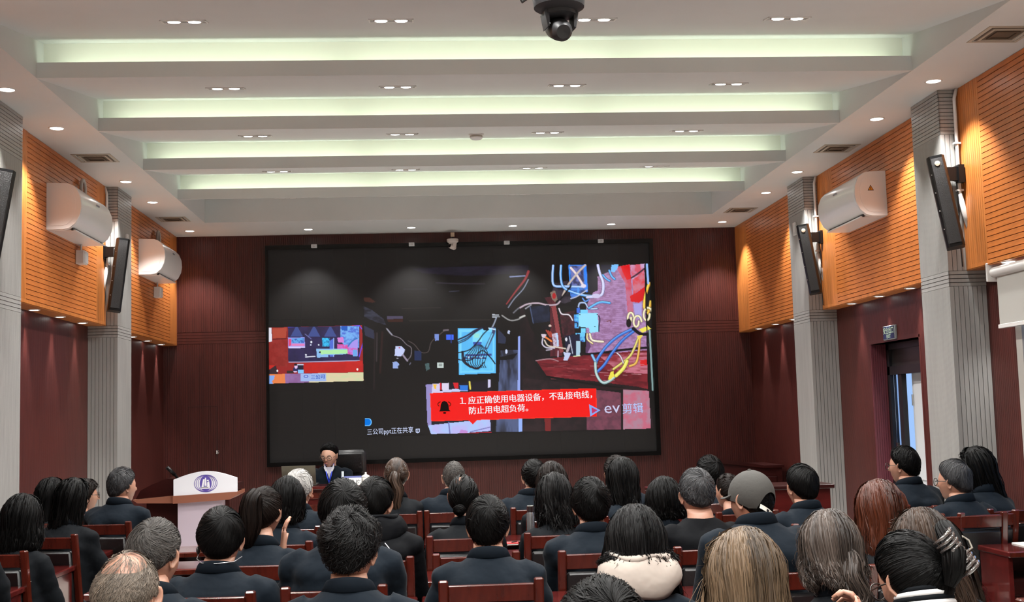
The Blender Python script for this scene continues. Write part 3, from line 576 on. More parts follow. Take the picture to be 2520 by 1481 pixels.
# dark band under the picture stays panel; inset video picture on the left
I = lambda x, y: (650+x/8.227, 780+y/8.227)
ci = Canvas(660, 799, 897, 945, 1.1); ci.c[:] = lin(150, 34, 34)
ci.poly([I(100, 215), I(470, 205), I(480, 1000), I(110, 1010)], (150, 44, 40), c2=(136, 34, 30), ns=5); ci.poly([I(165, 230), I(460, 215), I(440, 420), I(180, 430)], (176, 70, 52)); ci.poly([I(95, 215), I(150, 215), I(160, 495), I(100, 505)], (230, 228, 240)); ci.line([I(170, 452), I(450, 436)], (90, 20, 22), 2)
ci.poly([I(480, 200), I(1930, 175), I(1930, 880), I(490, 915)], (48, 40, 84), c2=(40, 34, 72), ns=12)
for x in (660, 1010, 1340): ci.poly([I(x-20, 200), I(x+20, 200), I(x+130, 400), I(x-130, 400)], (70, 90, 160), .7)
ci.poly([I(480, 415), I(820, 408), I(830, 625), I(490, 632)], (150, 150, 236)); ci.poly([I(490, 440), I(550, 440), I(550, 580), I(495, 585)], (226, 70, 120)); ci.poly([I(560, 430), I(815, 425), I(815, 525), I(560, 525)], (100, 170, 236), c2=(50, 90, 180), ns=2); ci.poly([I(560, 545), I(820, 545), I(820, 590), I(560, 590)], (226, 130, 190)); ci.poly([I(490, 600), I(830, 592), I(830, 625), I(490, 632)], (214, 206, 255))
ci.poly([I(1175, 425), I(1325, 422), I(1325, 590), I(1180, 600)], (60, 196, 250), c2=(20, 90, 150), ns=2); ci.poly([I(1540, 180), I(1920, 175), I(1920, 620), I(1600, 560), I(1540, 420)], (120, 180, 244), c2=(80, 110, 214), ns=3); ci.poly([I(1560, 180), I(1690, 180), I(1690, 280), I(1570, 270)], (30, 90, 190))
ci.poly([I(1480, 420), I(1600, 400), I(1620, 520), I(1500, 510)], (214, 130, 214)); ci.poly([I(1480, 545), I(1700, 560), I(1900, 650), I(1900, 790), I(1480, 700)], (220, 80, 160), c2=(190, 130, 230), ns=3); ci.poly([I(1800, 450), I(1900, 450), I(1900, 640), I(1700, 610)], (170, 150, 240)); ci.poly([I(1330, 480), I(1420, 420), I(1420, 800), I(1330, 800)], (80, 110, 214))
ci.line([I(1410, 430), I(1405, 800)], (170, 200, 255), 1.8); ci.line([I(1700, 590), I(1780, 490), I(1880, 430)], (30, 120, 190), 3); ci.poly([I(1055, 640), I(1690, 640), I(1660, 750), I(1300, 770), I(1300, 810), I(1070, 820)], (140, 190, 240)); ci.poly([I(1120, 670), I(1690, 655), I(1690, 740), I(1150, 755)], (176, 236, 170)); ci.poly([I(1110, 700), I(1145, 698), I(1145, 730), I(1110, 730)], (30, 40, 40)); ci.poly([I(1800, 660), I(1890, 660), I(1890, 790), I(1800, 790)], (110, 170, 236))
ci.line([I(840, 808), I(1030, 795)], (236, 240, 255), 2.4); ci.ell(I(846, 765), 2.2, 2.6, (236, 240, 255)); ci.ell(I(955, 505), 2.6, 3, (236, 240, 255)); ci.ell(I(945, 565), 2, 2, (220, 224, 255)); ci.ell(I(1105, 565), 2.2, 2, (226, 240, 255)); ci.line([I(830, 345), I(950, 440)], (110, 110, 170), 2)
ci.line([I(490, 200), I(1925, 170), I(1925, 800)], (90, 80, 250), 2); ci.line([I(500, 912), I(1000, 905), I(1930, 880)], (180, 180, 220), 1.8); ci.poly([I(100, 980), I(235, 970), I(110, 1060)], (196, 40, 34)); ci.poly([I(100, 1070), I(240, 975), I(280, 1155), I(110, 1160)], (54, 36, 44)); ci.ell(I(268, 1090), 2, 3, (240, 240, 240))
ci.poly([I(620, 970), I(690, 960), I(700, 1100), I(590, 1110), I(580, 1060)], (36, 36, 90)); ci.ell(I(645, 1000), 4, 6, (230, 196, 236)); ci.ell(I(640, 965), 4.5, 3, (20, 16, 30)); ci.poly([I(675, 955), I(795, 955), I(795, 1080), I(700, 1080)], (28, 26, 50)); ci.line([I(680, 962), I(790, 962)], (206, 214, 240), 2.5); ci.poly([I(455, 1085), I(590, 1080), I(600, 1140), I(455, 1140)], (54, 40, 40)); ci.poly([I(680, 1070), I(800, 1070), I(805, 1135), I(680, 1140)], (130, 196, 250)); ci.poly([I(595, 1090), I(665, 1095), I(660, 1120), I(600, 1120)], (226, 200, 240))
ci.poly([I(800, 930), I(2000, 885), I(2000, 1110), I(820, 1130)], (196, 34, 30), c2=(186, 30, 28), ns=8); ci.ell(I(1888, 1060), 2.6, 3, (250, 240, 236))
ci.poly([I(100, 1160), I(420, 1150), I(430, 1345), I(110, 1355)], (232, 130, 74)); ci.poly([I(105, 1180), I(215, 1180), I(200, 1260), I(160, 1300), I(180, 1350), I(105, 1355)], (130, 170, 240)); ci.poly([I(420, 1150), I(1000, 1135), I(1000, 1335), I(430, 1345)], (140, 96, 150), c2=(150, 110, 166), ns=10); ci.poly([I(1000, 1135), I(2015, 1120), I(2015, 1300), I(900, 1335)], (222, 208, 170), c2=(206, 214, 168), noise_=4, ns=10)
ci.poly([I(745, 1145), I(1250, 1140), I(1260, 1290), I(1240, 1300), I(750, 1305), I(735, 1290), I(735, 1160)], (160, 184, 236))
inset = ci.build('inset_video', scr, YS, 1.0, quad=[(662, 806), (891, 800), (895, 937), (663, 944)]); inset['label'] = 'small inset video of the same hall with 三公司 caption'
def stext(s, u, v, px, col, name='caption_text', y=YS-.004, bold=.012, sx=1.0, slope=.0):
    p = at(u, v, y); m_ = emis('ink_%d_%d_%d' % col, lin(col))
    for dx in ((-.0016, .0016) if bold > .009 else (0,)): o = text(name, s, px*y/FPX*1.0, m_, scr, p-Vector(scr.location)+Vector((dx, dx*.1, 0)), bold=0, sx=sx, rot=(R(90), R(-1.35), 0))
    return o
W_ = (240, 244, 250)
stext('１', 1127, 994, 21, W_, bold=.014); stext('.', 1143, 994, 23, W_); stext('应正确使用电器设备，不乱接电线，', 1152, 993, 20.3, W_, bold=.014, sx=.985); stext('防止用电超负荷。', 1153, 1018, 20.3, W_, bold=.014, sx=.985)
stext('三公司ppt正在共享', 903, 1069, 16, (214, 224, 255), bold=.008, sx=.85); stext('ev', 1486, 1017, 40, (206, 204, 236), bold=.004, sx=1.12); stext('剪辑', 1531, 1016, 27.5, (180, 200, 250), bold=.004, sx=.98)
stext('三公司', 765, 932, 11.5, (40, 84, 190), bold=.01)
def sflat(name, pts, col, dy=.003, es=1):
    f = MB(); P_ = [at(u, v, YS-dy)-Vector(scr.location) for u, v in pts]; n = len(P_)
    f.add(P_, [tuple(range(n))[::-1]]); return ob(name, f, emis('ink_%d_%d_%d' % col, lin(col), es), scr)
E_ = lambda cx, cy, rx, ry, n=28, a0=0, a1=360: [(cx+rx*math.cos(R(a0+(a1-a0)*i/n)), cy+ry*math.sin(R(a0+(a1-a0)*i/n))) for i in range(n+(0 if a1-a0 == 360 else 1))]
sflat('bell_icon', [C_(683, 222), C_(705, 232), C_(718, 255), C_(722, 295), C_(735, 308), C_(640, 310), C_(650, 295), C_(654, 255), C_(664, 232)], (34, 24, 22)); sflat('bell_icon', E_(*C_(686, 322), 4, 2.2), (34, 24, 22))
for s_ in (-1, 1):
    f = MB(); pts = [at(*C_(683+s_*(48+6*math.sin(t*PI/4))*(1 if True else 0)*math.cos(R(50-20*t)), 252-30*math.sin(R(50-20*t))+0), YS-.003)-Vector(scr.location) for t in range(5)]
    f.tube(pts, .006, 5); ob('bell_icon', f, emis('ink_bell', lin(120, 30, 20)), scr)
sflat('play_icon', [C_(1880, 250), C_(1975, 300), C_(1890, 352)], (140, 170, 240)); sflat('play_icon', [C_(1900, 275), C_(1950, 300), C_(1905, 328)], (196, 60, 110), .0045)
f = MB()
sflat('status_dot', [p for p in E_(907.5, 1038.5, 7.5, 9.5, 20, -90, 90)]+[(898, 1048), (898, 1029)], (110, 190, 255)); sflat('status_dot', [p for p in E_(906.5, 1038.5, 6, 7.6, 20, -90, 90)]+[(898, 1046), (898, 1031)], (20, 120, 226), .004)
sflat('share_icon', [(1023, 1055), (1033, 1054.5), (1033, 1063), (1028, 1066), (1023, 1063.5)], (206, 216, 250)); sflat('share_icon', [(1025, 1057), (1031, 1056.5), (1031, 1062), (1028, 1063.8), (1025, 1062)], (24, 24, 30), .004); sflat('share_icon', [(1027.3, 1058.5), (1028.8, 1058.5), (1028.8, 1062.5), (1027.3, 1062.5)], (206, 216, 250), .005)
sflat('inset_emblem', E_(753, 926, 5.5, 3.6), (60, 80, 190)); sflat('inset_emblem', E_(753, 926, 3.6, 2.4), (170, 190, 240), .004)
# added silver blocks imitating downlight reflections in the glossy frame edge
for u in (773, 1013, 1247, 1478):
    p = at(u, 601-(u-773)*.017, SY-.06); t = empty('reflection_block', 'block imitating a downlight reflection on the video wall top edge, %s' % {773: 'leftmost', 1013: 'left of the white camera', 1247: 'right of the white camera', 1478: 'rightmost'}[u], 'bracket', (p.x, SY-.05, SZ1-.02), group='blocks imitating reflections on the video wall frame')
    f = MB(); f.bbox(-.033, .033, -.03, 0, -.02, .022, .004); ob('block', f, mat('reflection_silver', (.45, .46, .47), .35), t); f = MB(); f.box(-.012, .012, -.034, -.03, -.006, .008); ob('tab', f, chrome, t)  # block and tab together form the imitated reflection
# ------------------------------------------------------------------ white and black dome cameras
def ptz(loc, s, m, label, aim, yaw, mount):
    t = empty('dome_camera', label, 'camera', loc); t.scale = (s, s, s)
    f = MB(); f.lathe([(0, 0), (.088, 0), (.094, -.012), (.090, -.045), (.062, -.062), (0, -.062)], n=36); ob('base', f, m, t, ang=40)
    y_ = empty('yoke_pivot'); bpy.data.objects.remove(y_)
    Rz = Matrix.Rotation(yaw, 4, 'Z')
    f = MB()
    for sx in (-1, 1):
        ring = []
        f.prism([(sx*.045, .0), (sx*.058, .0), (sx*.062, -.07), (sx*.052, -.125), (sx*.045, -.12)], 1, -.030, .030)
    f.lathe([(0, -.055), (.060, -.055), (.062, -.075), (.045, -.080), (0, -.080)], n=28)
    f.v = [tuple(Rz @ Vector((p[0], p[1], p[2]-.0 if p[2] < -.05 else p[2]-.06))) for p in f.v]
    ob('yoke', f, m, t, ang=40)
    f = MB(); Rm = Rz @ Matrix.Rotation(aim, 4, 'X') @ Matrix.Rotation(R(-90), 4, 'X')
    f.lathe([(0, -.055), (.025, -.052), (.037, -.035), (.040, 0), (.040, .055), (.036, .060)], n=28, mat=Rm); f.v = [(a, b, c-.125) for a, b, c in f.v]; ob('head', f, m, t, ang=40)
    f = MB(); f.lathe([(.036, .060), (.030, .054), (.0, .056)], n=28, mat=Rm); f.v = [(a, b, c-.125) for a, b, c in f.v]; ob('lens', f, mat('lens_glass', (.003, .003, .004), .05), t, ang=40)
    if mount == 'cable':
        f = MB(); f.tube([(-.10, 0, -.0), (-.13, .01, -.02), (-.15, .01, .02), (-.11, .02, .05), (-.05, .02, .1), (-.04, .02, .5)], .006, 6); ob('cable', f, black, t, True)
        f = MB(); f.lathe([(0, 0), (.05, 0), (.05, .04), (.018, .05), (.018, .62), (0, .62)], n=20); ob('ceiling_pole', f, black, t, ang=40)
    return t
p = at(1376, 28, 4.2); ptz((p.x, p.y, p.z+.058), 1.0, mat('camera_grey', (.022, .022, .024), .45, spec=.3), 'dark grey dome camera hanging from the ceiling at the top of the photo', R(25), R(10), 'cable')
p = at(1114, 598, 13.66); t = ptz((p.x, p.y, p.z+.045), .72, mat('camera_white', (.58, .53, .50), .35), 'small white dome camera above the video wall', R(20), R(125), '')
f = MB(); f.box(-.012, .012, .0, .2, -.0, .05); f.box(-.05, .05, -.05, .06, .0, .006); ob('wall_arm', f, black, t); f = MB(); f.bbox(-.03, .03, -.05, -.01, .03, .10, .004); ob('adapter', f, mat('adapter_cream', (.55, .42, .30), .5), t)
# smoke detector
t = empty('smoke_detector', 'small square white detector on the stepped ceiling', 'smoke detector', (.414, 9.50, slope_z(9.50))); f = MB(); f.lathe([(0, -.045), (.04, -.045), (.05, -.036), (.05, -.012), (.06, -.010), (.06, 0.004)], n=24); ob('body', f, whitep, t, ang=40); f = MB(); f.lathe([(.051, -.030), (.051, -.020)], n=24); ob('vent_band', f, beige, t)
# ------------------------------------------------------------------ air conditioners
def ac(side, y0, y1, label, sticker=False):
    s = 1 if side == 'l' else -1; xw = XOL if side == 'l' else XOR
    t = empty('air_conditioner', label, 'air conditioner', (xw, (y0+y1)/2, 3.08)); h, d = .355, .255; z0 = 0
    prof = [(0, .0), (.12, -.0), (.17, .012), (.215, .05), (.245, .11), (.255, .17), (.250, .24), (.225, .30), (.19, .335), (.15, .352), (0, .358)]
    L = (y1-y0)/2
    f = MB(); f.prism([(s*a, b) for a, b in prof[1:4]+prof[4:]+[prof[0]]], 1, -L+.012, L-.012); ob('body', f, acw, t, ang=35)
    for q, e in ((-L, -L+.012), (L-.012, L)):
        f = MB(); f.prism([(s*(a*.995), b*.985+.003) for a, b in prof], 1, q, e)
        f.prism([(s*(.03+a*.72), .03+b*.86) for a, b in prof], 1, q-.002 if q < 0 else e, q if q < 0 else e+.002); ob('end_cap', f, mat('appliance_cream', (.80, .79, .77), .35), t, ang=35)
    f = MB(); f.box(min(s*.05, s*.20), max(s*.05, s*.20), -L+.05, L-.05, -.004, .006); ob('air_flap', f, acw, t)
    f = MB(); f.box(min(s*.17, s*.185), max(s*.17, s*.185), -L+.04, L-.04, .0, .018); ob('outlet_slot', f, black, t)
    f = MB(); f.box(min(s*.247, s*.252), max(s*.247, s*.252), -L+.10, -L+.16, .19, .20); f.box(min(s*.2485, s*.2535), max(s*.2485, s*.2535), -.02, .06, .25, .262); ob('marks', f, mat('grey_mark', (.25, .26, .3), .4), t)
    if sticker:
        f = MB(); f.add([(s*.10, -L-.003, .20), (s*.15, -L-.003, .20), (s*.125, -L-.003, .245)], [(0, 1, 2)]); ob('warning_sticker', f, mat('sticker_black', (.01, .01, .01), .5), t)
        f = MB(); f.add([(s*.107, -L-.004, .204), (s*.143, -L-.004, .204), (s*.125, -L-.004, .237)], [(0, 1, 2)]); ob('warning_sticker', f, mat('sticker_amber', lin(230, 150, 30), .5), t)
        f = MB(); f.box(s*.123, s*.127, -L-.0055, -L-.0045, .208, .226) if s > 0 else f.box(-.127, -.123, -L-.0055, -L-.0045, .208, .226); ob('warning_sticker', f, black, t)
    return t
ac('l', 9.15, 10.05, 'white wall air conditioner on the left wall, nearer the camera')
ac('l', 12.03, 12.86, 'white wall air conditioner on the left wall, in the far corner')
ac('r', 9.15, 10.05, 'white wall air conditioner on the right wall with a triangular warning sticker', True)
for y, n_ in ((9.95, 'nearer'), (12.72, 'far')):
    t = empty('junction_box', 'small white junction box under the %s left air conditioner' % n_, 'junction box', (XOL, y, 2.92)); f = MB(); f.bbox(0, .07, -.055, .055, 0, .11, .006); ob('box', f, whitep, t); f = MB(); f.box(.07, .076, -.045, .045, .01, .1); ob('cover', f, acw, t); f = MB(); f.tube([(.03, 0, .11), (.03, 0, .16)], .008, 6); ob('cable_stub', f, whitep, t)
    t = empty('coiled_hose', 'loop of wrapped white pipe above the %s left air conditioner' % n_, 'hose', (XOL, y+.05, 3.47)); f = MB(); f.tube([(.03, .06*math.cos(R(a)), .075+.075*math.sin(R(a))) for a in range(-60, 250, 15)], .014, 8); ob('hose_loop', f, mat('hose_wrap', (.45, .43, .40), .5), t, True)
# ------------------------------------------------------------------ column speakers, brackets, conduits
def speaker(p0, p1, label, face, bside, dot=True):
    # p0 top, p1 bottom centre of the cabinet
    p0, p1 = Vector(p0), Vector(p1); L = (p0-p1).length; t = empty('column_speaker', label, 'speaker', p1)
    ax = (p0-p1).normalized(); q = Vector((0, 0, 1)).rotation_difference(ax); t.rotation_mode = 'QUATERNION'; t.rotation_quaternion = q @ Matrix.Rotation(face, 3, 'Z').to_quaternion()
    w, d = .056, .055
    f = MB(); prof = [(-w, -d+.03), (-w+.018, -d+.005), (w-.018, -d+.005), (w, -d+.03), (w, d-.01), (w-.01, d), (-w+.01, d), (-w, d-.01)]; f.prism(prof, 2, 0, L); ob('cabinet', f, blackm, t, ang=50)
    f = MB(); f.prism([(-w+.012, -d+.008), (-w+.02, -d-.004), (w-.02, -d-.004), (w-.012, -d+.008)], 2, .02, L-.02); ob('grille', f, grille, t)
    if dot: f = MB(); f.lathe([(0, .003), (.016, .002), (.018, 0)], (0, -d-.005, L-.06), 18, mat=Matrix.Rotation(R(90), 4, 'X')); ob('badge', f, mat('badge_cream', (.6, .52, .4), .4), t)
    for k in range(4): f = MB(); f.lathe([(0, .002), (.004, .001)], (-w+.007, -d+.012, L*(.2+.2*k)), 8, mat=Matrix.Rotation(R(90), 4, 'X')); ob('screw', f, chrome, t)
    return t
def bracket(x0, x1, y, z, label, s, xc):
    t = empty('speaker_bracket', label, 'bracket', (x0, y, z)); L = x1-x0
    f = MB(); f.box(min(L*.35, L), max(L*.35, L), -.012, .012, -.045, .045); ob('plate', f, blackm, t)
    f = MB()
    for q in (-.055, .055): f.tube([(0, 0, q), (L*.5, 0, q*.6), (L, 0, q)], .006, 6)
    f.tube([(L, 0, -.055), (L, 0, .055)], .007, 6); f.box(L-.01 if s > 0 else L-.03, L+.03 if s > 0 else L+.01, -.03, .03, -.06, .06); ob('arm', f, blackm, t)
    f = MB(); f.tube([(L*.9, .01, -.05), (L*1.02, .02, -.2), (L*.95, .03, -.38), (L*1.02, .03, -.62)], .004, 6); ob('cable', f, black, t, True)
for ok, top, bot, br, lab in (
    (1, at(2301, 388, 7.72), at(2353, 609, 7.62), at(2352, 410, 7.74), 'long black column speaker tilted on the right column nearer the camera'),
    (1, at(1975, 555, 10.68), at(2008, 722, 10.60), at(2012, 573, 10.72), 'long black column speaker tilted on the far right column'),
    (-1, at(303, 589, 10.70), at(280, 766, 10.62), at(262, 608, 10.74), 'long black column speaker tilted on the far left column'),
    (-1, at(16, 422, 7.70), at(-25, 640, 7.60), at(-30, 440, 7.74), 'long black column speaker cut by the left edge of the photo')):
    speaker(top, bot, lab, R(-20*ok), ok, dot=ok > 0)
    bracket(top.x+ok*.05, top.x+ok*.18, top.y+.06, top.z-.10, 'black metal bracket holding the column speaker on the %s' % {2301: 'right'}.get(0, lab.split(' on the ')[-1] if ' on the ' in lab else 'left edge'), ok, 0)
for x, y, s, lab in ((3.565, 7.80, 1, 'beside the near right column'), (3.56, 10.79, 1, 'beside the far right column'), (-2.80, 10.79, -1, 'beside the far left column')):
    t = empty('conduit', 'thin white cable conduit running down %s' % lab, 'conduit', (x, y, 2.72)); f = MB(); f.tube([(s*.02, 0, 1.0), (0, 0, .93), (0, 0, .35), (s*.0, 0, .28)], .012, 8); ob('pipe', f, whitep, t, True); f = MB()
    f.tube([(0, 0, .28), (s*.02, -.01, .14), (s*.05, -.01, 0.03)], .018, 8); ob('elbow', f, whitep, t, True)
    for z in (.3, .62): f = MB(); f.box(-.022, .022, -.016, .016, z, z+.012); ob('clip', f, whitep, t)
for x, lab in ((XCL+.0, 'left'), (XCR-.0, 'right')):
    s = 1 if x < 0 else -1; t = empty('wall_switch', 'small white box on the far %s column above the speaker' % lab, 'switch', (x, 11.10, 3.28)); f = MB(); f.bbox(min(0, s*.02), max(0, s*.02), -.035, .035, -.06, .06, .004); ob('plate', f, whitep, t); f = MB(); f.box(min(s*.02, s*.024), max(s*.02, s*.024), -.015, .015, -.03, .03); ob('rocker', f, acw, t)
# ------------------------------------------------------------------ exit door, sign, outdoors beyond
dr = empty('door_1', kind='structure'); dr['label'] = 'recessed exit doorway with a tall glass door on the right wall'
X2 = XR+.165
f = MB(); f.box(XR-.002, X2, DY0-.006, DY0+.02, 0, DZ+.02); f.box(XR-.002, X2, DY0, DY1, DZ, DZ+.03); ob('reveal', f, maroon, dr)
me_ = MB(); me_.box(0, .0165, 0, .012, 0, DZ); me_ = me_.mesh('reveal_board', mat('reveal_wood', (.14, .035, .045), .35))
for i in range(7): link('reveal_board', me_, dr, loc=(XR+.002+i*.0188, DY1-.012, 0))
dm = mat('door_metal', (.03, .03, .035), .35, metal=.5)
f = MB(); f.box(X2-.03, X2+.03, DY0+.02, DY0+.07, 0, DZ); f.box(X2-.03, X2+.03, DY1-.06, DY1-.014, 0, DZ); f.box(X2-.03, X2+.03, DY0, DY1, 1.86, 1.93); f.box(X2-.03, X2+.03, DY0, DY1, DZ-.05, DZ); ob('door_frame', f, dm, dr)
f = MB(); f.box(X2-.006, X2+.006, DY0, DY1, 1.93, DZ-.05); ob('transom_panel', f, mat('transom_dark', (.02, .02, .02), .3), dr)
f = MB(); f.box(X2-.02, X2+.02, DY0+.77, DY0+.85, 0, 1.86); ob('mullion', f, dm, dr)
gl = mat('door_glass', (.85, .92, 1), .02, trans=1)
f = MB(); f.box(X2-.004, X2+.004, DY0+.85, DY1-.07, .02, 1.86); ob('glass_leaf', f, gl, dr)
f = MB(); f.box(X2-.05, X2-.03, DY0+.86, DY0+.88, .9, 1.3); ob('pull_handle', f, chrome, dr)
t = empty('outer_door', 'pale panelled outer door leaf standing open beyond the exit doorway', 'door', (X2+.06, DY0+.4, 0)); lf = mat('door_white', (.62, .64, .66), .4)
f = MB(); f.bbox(.0, .04, -.4, .36, 0, 1.9, .005); ob('leaf', f, lf, t)
for z0, z1 in ((.2, .9), (1.0, 1.8)): f = MB(); f.bbox(-.012, .002, -.3, .30, z0, z1, .006); ob('panel', f, lf, t)
for z in (.4, 1.0, 1.6): f = MB(); f.tube([(-.008, .34, z), (-.008, .34, z+.09)], .008, 8); ob('hinge', f, chrome, t)
t = empty('potted_bush', 'green leafy plant seen through the glass of the exit door', 'plant', (X2+1.5, DY1+.7, 0)); f = MB(); f.lathe([(0, 0), (.16, 0), (.2, .3), (.18, .3), (0, .26)], n=18); ob('pot', f, mat('pot_brown', (.25, .12, .07), .6), t, ang=40)
gm = mat('leaf_green', (.05, .16, .035), .5, var=.4, vscale=9); f = MB(); f.tube([(0, 0, .25), (.02, 0, 1.0), (0, .02, 1.6)], .02, 6); ob('stem', f, mat('bark', (.12, .08, .05), .8), t)
f = MB()
for k in range(160):
    a, b_, r_ = rng.rand()*6.28, (rng.rand()-.5)*2, .38; c = Vector((math.cos(a)*math.sqrt(1-b_*b_)*r_, math.sin(a)*math.sqrt(1-b_*b_)*r_, 1.4+b_*.55))*1; e = Vector((rng.randn(), rng.randn(), rng.randn()*.5)).normalized()*.09; g_ = Vector((rng.randn(), rng.randn(), rng.randn())).normalized().cross(e).normalized()*.03
    f.add([c-e, c+g_, c+e, c-g_], [(0, 1, 2, 3)])
o = ob('foliage', f, gm, t); o['kind'] = 'stuff'
f = MB(); f.box(XR+3.4, XR+3.6, 6, 14, -.1, 1.2); tag(ob('wall_outside', f, mat('outside_wall', (.5, .35, .3), .8)), kind='structure')
t = empty('exit_sign', 'blue green exit sign above the recessed doorway on the right wall', 'sign', (XR, 9.545, 2.19)); f = MB(); f.bbox(-.02, 0, -.125, .125, -.056, .056, .003); ob('housing', f, mat('sign_housing', (.30, .33, .34), .4), t)
f = MB(); f.box(-.022, -.02, -.118, .118, -.050, .050); ob('face', f, mat('sign_blue', lin(20, 30, 60), .3), t)
ink = emis('sign_ink', lin(206, 222, 190), .8); rot_ = (R(90), 0, R(-90))
text('sign_text', '安全出口', .058, ink, t, (-.0232, .112, -.004), rot=rot_, bold=.012, sx=.96); text('sign_text', 'EXIT', .042, ink, t, (-.0232, .045, -.044), rot=rot_, bold=.014)
# ------------------------------------------------------------------ window and roller blind at the right
wn = empty('window_1', kind='structure'); af = mat('window_frame_grey', (.38, .36, .33), .45); f = MB()
f.box(XR-.03, XR+.06, WY1-.05, WY1+.03, WZ0-.02, WZ1+.02); f.box(XR-.03, XR+.06, WY0, WY0+.06, WZ0, WZ1); f.box(XR-.03, XR+.06, WY0, WY1, WZ1-.05, WZ1+.02); f.box(XR-.03, XR+.06, WY0, WY1, WZ0-.03, WZ0+.04); ob('window_frame', f, af, wn)
for z in (1.72,): f = MB(); f.box(XR+.0, XR+.03, WY0, WY1, z-.008, z+.008); ob('glazing_bar', f, dm, wn)
f = MB(); f.box(XR+.012, XR+.018, WY0, WY1, WZ0, WZ1); ob('glass', f, gl, wn)
t = empty('roller_blind', 'white roller blind half lowered over the window at the right edge', 'blind', (XR-.09, 6.6, 2.40)); f = MB(); f.tube([(0, -.98, .04), (0, .92, .04)], .034, 16); ob('tube', f, whitep, t, ang=50)
f = MB(); f.bbox(-.05, .085, .92, .935, -.02, .10, .004); ob('end_bracket', f, whitep, t)
f = MB(); f.box(-.004, .002, -.96, .88, -.30, .03); ob('cloth', f, mat('blind_cloth', (.40, .39, .36), .8), t); f = MB(); f.bbox(-.012, .010, -.96, .89, -.325, -.298, .003); ob('bottom_bar', f, whitep, t)
# ------------------------------------------------------------------ lectern
t = empty('lectern', 'white fronted lectern with a purple oval emblem beside the stage', 'lectern', (-1.92, 10.62, 0), rz=0)
zc_ = lambda x: 1.145+.065*math.cos(min(1, abs(x+.0)/.27)*PI/2)
f = MB(); xs = [-.265+i*.53/16 for i in range(17)]; prof = [(x, zc_(x)) for x in xs]+[(.265, 1.03), (-.265, 1.01)]
f.prism(prof, 1, -.035, .01); ob('front_panel', f, mat('lectern_white', (.74, .75, .80), .4), t)
f = MB(); f.prism([(-.27, 1.01), (.265, 1.03), (.265, 1.0), (.20, .965), (-.27, .945)], 1, -.04, .42); ob('ledge', f, brownl, t)
f = MB(); f.prism([(-.62, .985), (-.27, 1.01), (-.27, .945), (-.58, .955)], 1, .02, .45); ob('side_ledge', f, brownl, t)
f = MB(); f.prism([(-.60, .99), (-.27, 1.01), (-.27, 1.15), (-.34, 1.155), (-.46, 1.11), (-.56, 1.06)], 1, .05, .42); ob('side_hood', f, darkred, t)
f = MB(); f.prism([(-.235, 0), (-.235, .95), (.145, .97), (.135, 0)], 1, -.01, .10); ob('body_front', f, lilac, t)
f = MB(); f.box(-.52, .13, .10, .40, .0, .955); f.box(-.56, .16, -.02, .42, 0, .06); ob('body', f, darkred, t)
f = MB(); f.prism([(-.26, 1.02), (.26, 1.04), (.26, 1.10), (-.26, 1.09)], 1, .02, .40); ob('reading_top', f, darkred, t)
f = MB(); f.tube([(-.24, .16, 1.10), (-.27, .10, 1.17), (-.33, .05, 1.245)], .012, 8); f.tube([(-.28, .09, 1.185), (-.335, .045, 1.25)], .017, 8); ob('microphone', f, blackm, t, True)
def ring2(f, cx, cz, rx, rz_, w, y, n=40):
    vs = []; 
    for i in range(n): a = 2*PI*i/n; vs += [(cx+rx*math.cos(a), y, cz+rz_*math.sin(a)), (cx+(rx-w)*math.cos(a), y, cz+(rz_-w*.8)*math.sin(a))]
    f.add(vs, [(2*i, 2*i+1, (2*i+3) % (2*n), (2*i+2) % (2*n)) for i in range(n)])
ex, ez, ye = 0.005, 1.108, -.0365
f = MB(); ring2(f, ex, ez, .098, .074, .005, ye); ring2(f, ex, ez, .083, .072, .0045, ye); ring2(f, ex, ez, .066, .069, .004, ye)
n = 36; f.add([(ex+.05*math.cos(2*PI*i/n), ye, ez+.066*math.sin(2*PI*i/n)) for i in range(n)], [tuple(range(n))[::-1]]); ob('emblem', f, purple, t)
f = MB()
for q in ([(-.038, -.045), (.036, -.045), (.030, .015), (.020, .015), (.023, -.032), (-.030, -.032)], [(-.038, -.045), (-.022, .035), (-.008, .035), (-.018, -.028), (.012, -.028), (.012, .01), (.022, .012), (.022, -.036), (-.030, -.036)], [(-.010, -.02), (-.006, .048), (.003, .048), (.008, -.02)], [(.010, .018), (.026, .018), (.026, .030), (.010, .030)]):
    f.add([(ex+a, ye-.002, ez+b) for a, b in q], [tuple(range(len(q)))[::-1]])
ob('emblem', f, whitelam, t)
# ------------------------------------------------------------------ presenter's desk, chair and things on it
t = empty('presenter_desk', 'dark red wooden desk on the stage in front of the seated speaker', 'desk', (-.94, 12.05, .2))
f = MB(); f.bbox(-.62, .50, -.04, .52, .745, .775, .005); ob('desktop', f, deskw, t); f = MB(); f.box(-.58, .46, 0, .025, 0, .745); ob('front_panel', f, deskw, t)
for x in (-.56, .42): f = MB(); f.box(x, x+.03, .03, .48, 0, .745); ob('side_panel', f, deskw, t)
f = MB(); f.bbox(-.5, .38, -.014, 0, .30, .60, .004); ob('raised_panel', f, chairw, t)
f = MB(); f.bbox(-.5, .38, -.02, 0, .655, .715, .004); ob('carved_rail', f, chairw, t)
for i in range(9): f = MB(); f.lathe([(0, .006), (.012, .004), (.016, 0)], (-.42+i*.1, -.02, .685), 10, mat=Matrix.Rotation(R(90), 4, 'X')); ob('rosette', f, brownl, t)
DZt = .975
t = empty('laptop', 'open dark laptop seen from behind on the speaker\'s desk', 'laptop', (-1.30, 12.18, DZt)); f = MB(); f.bbox(-.17, .17, .02, .25, 0, .016, .004); ob('keyboard_base', f, mat('laptop_grey', (.08, .08, .07), .4, metal=.5), t)
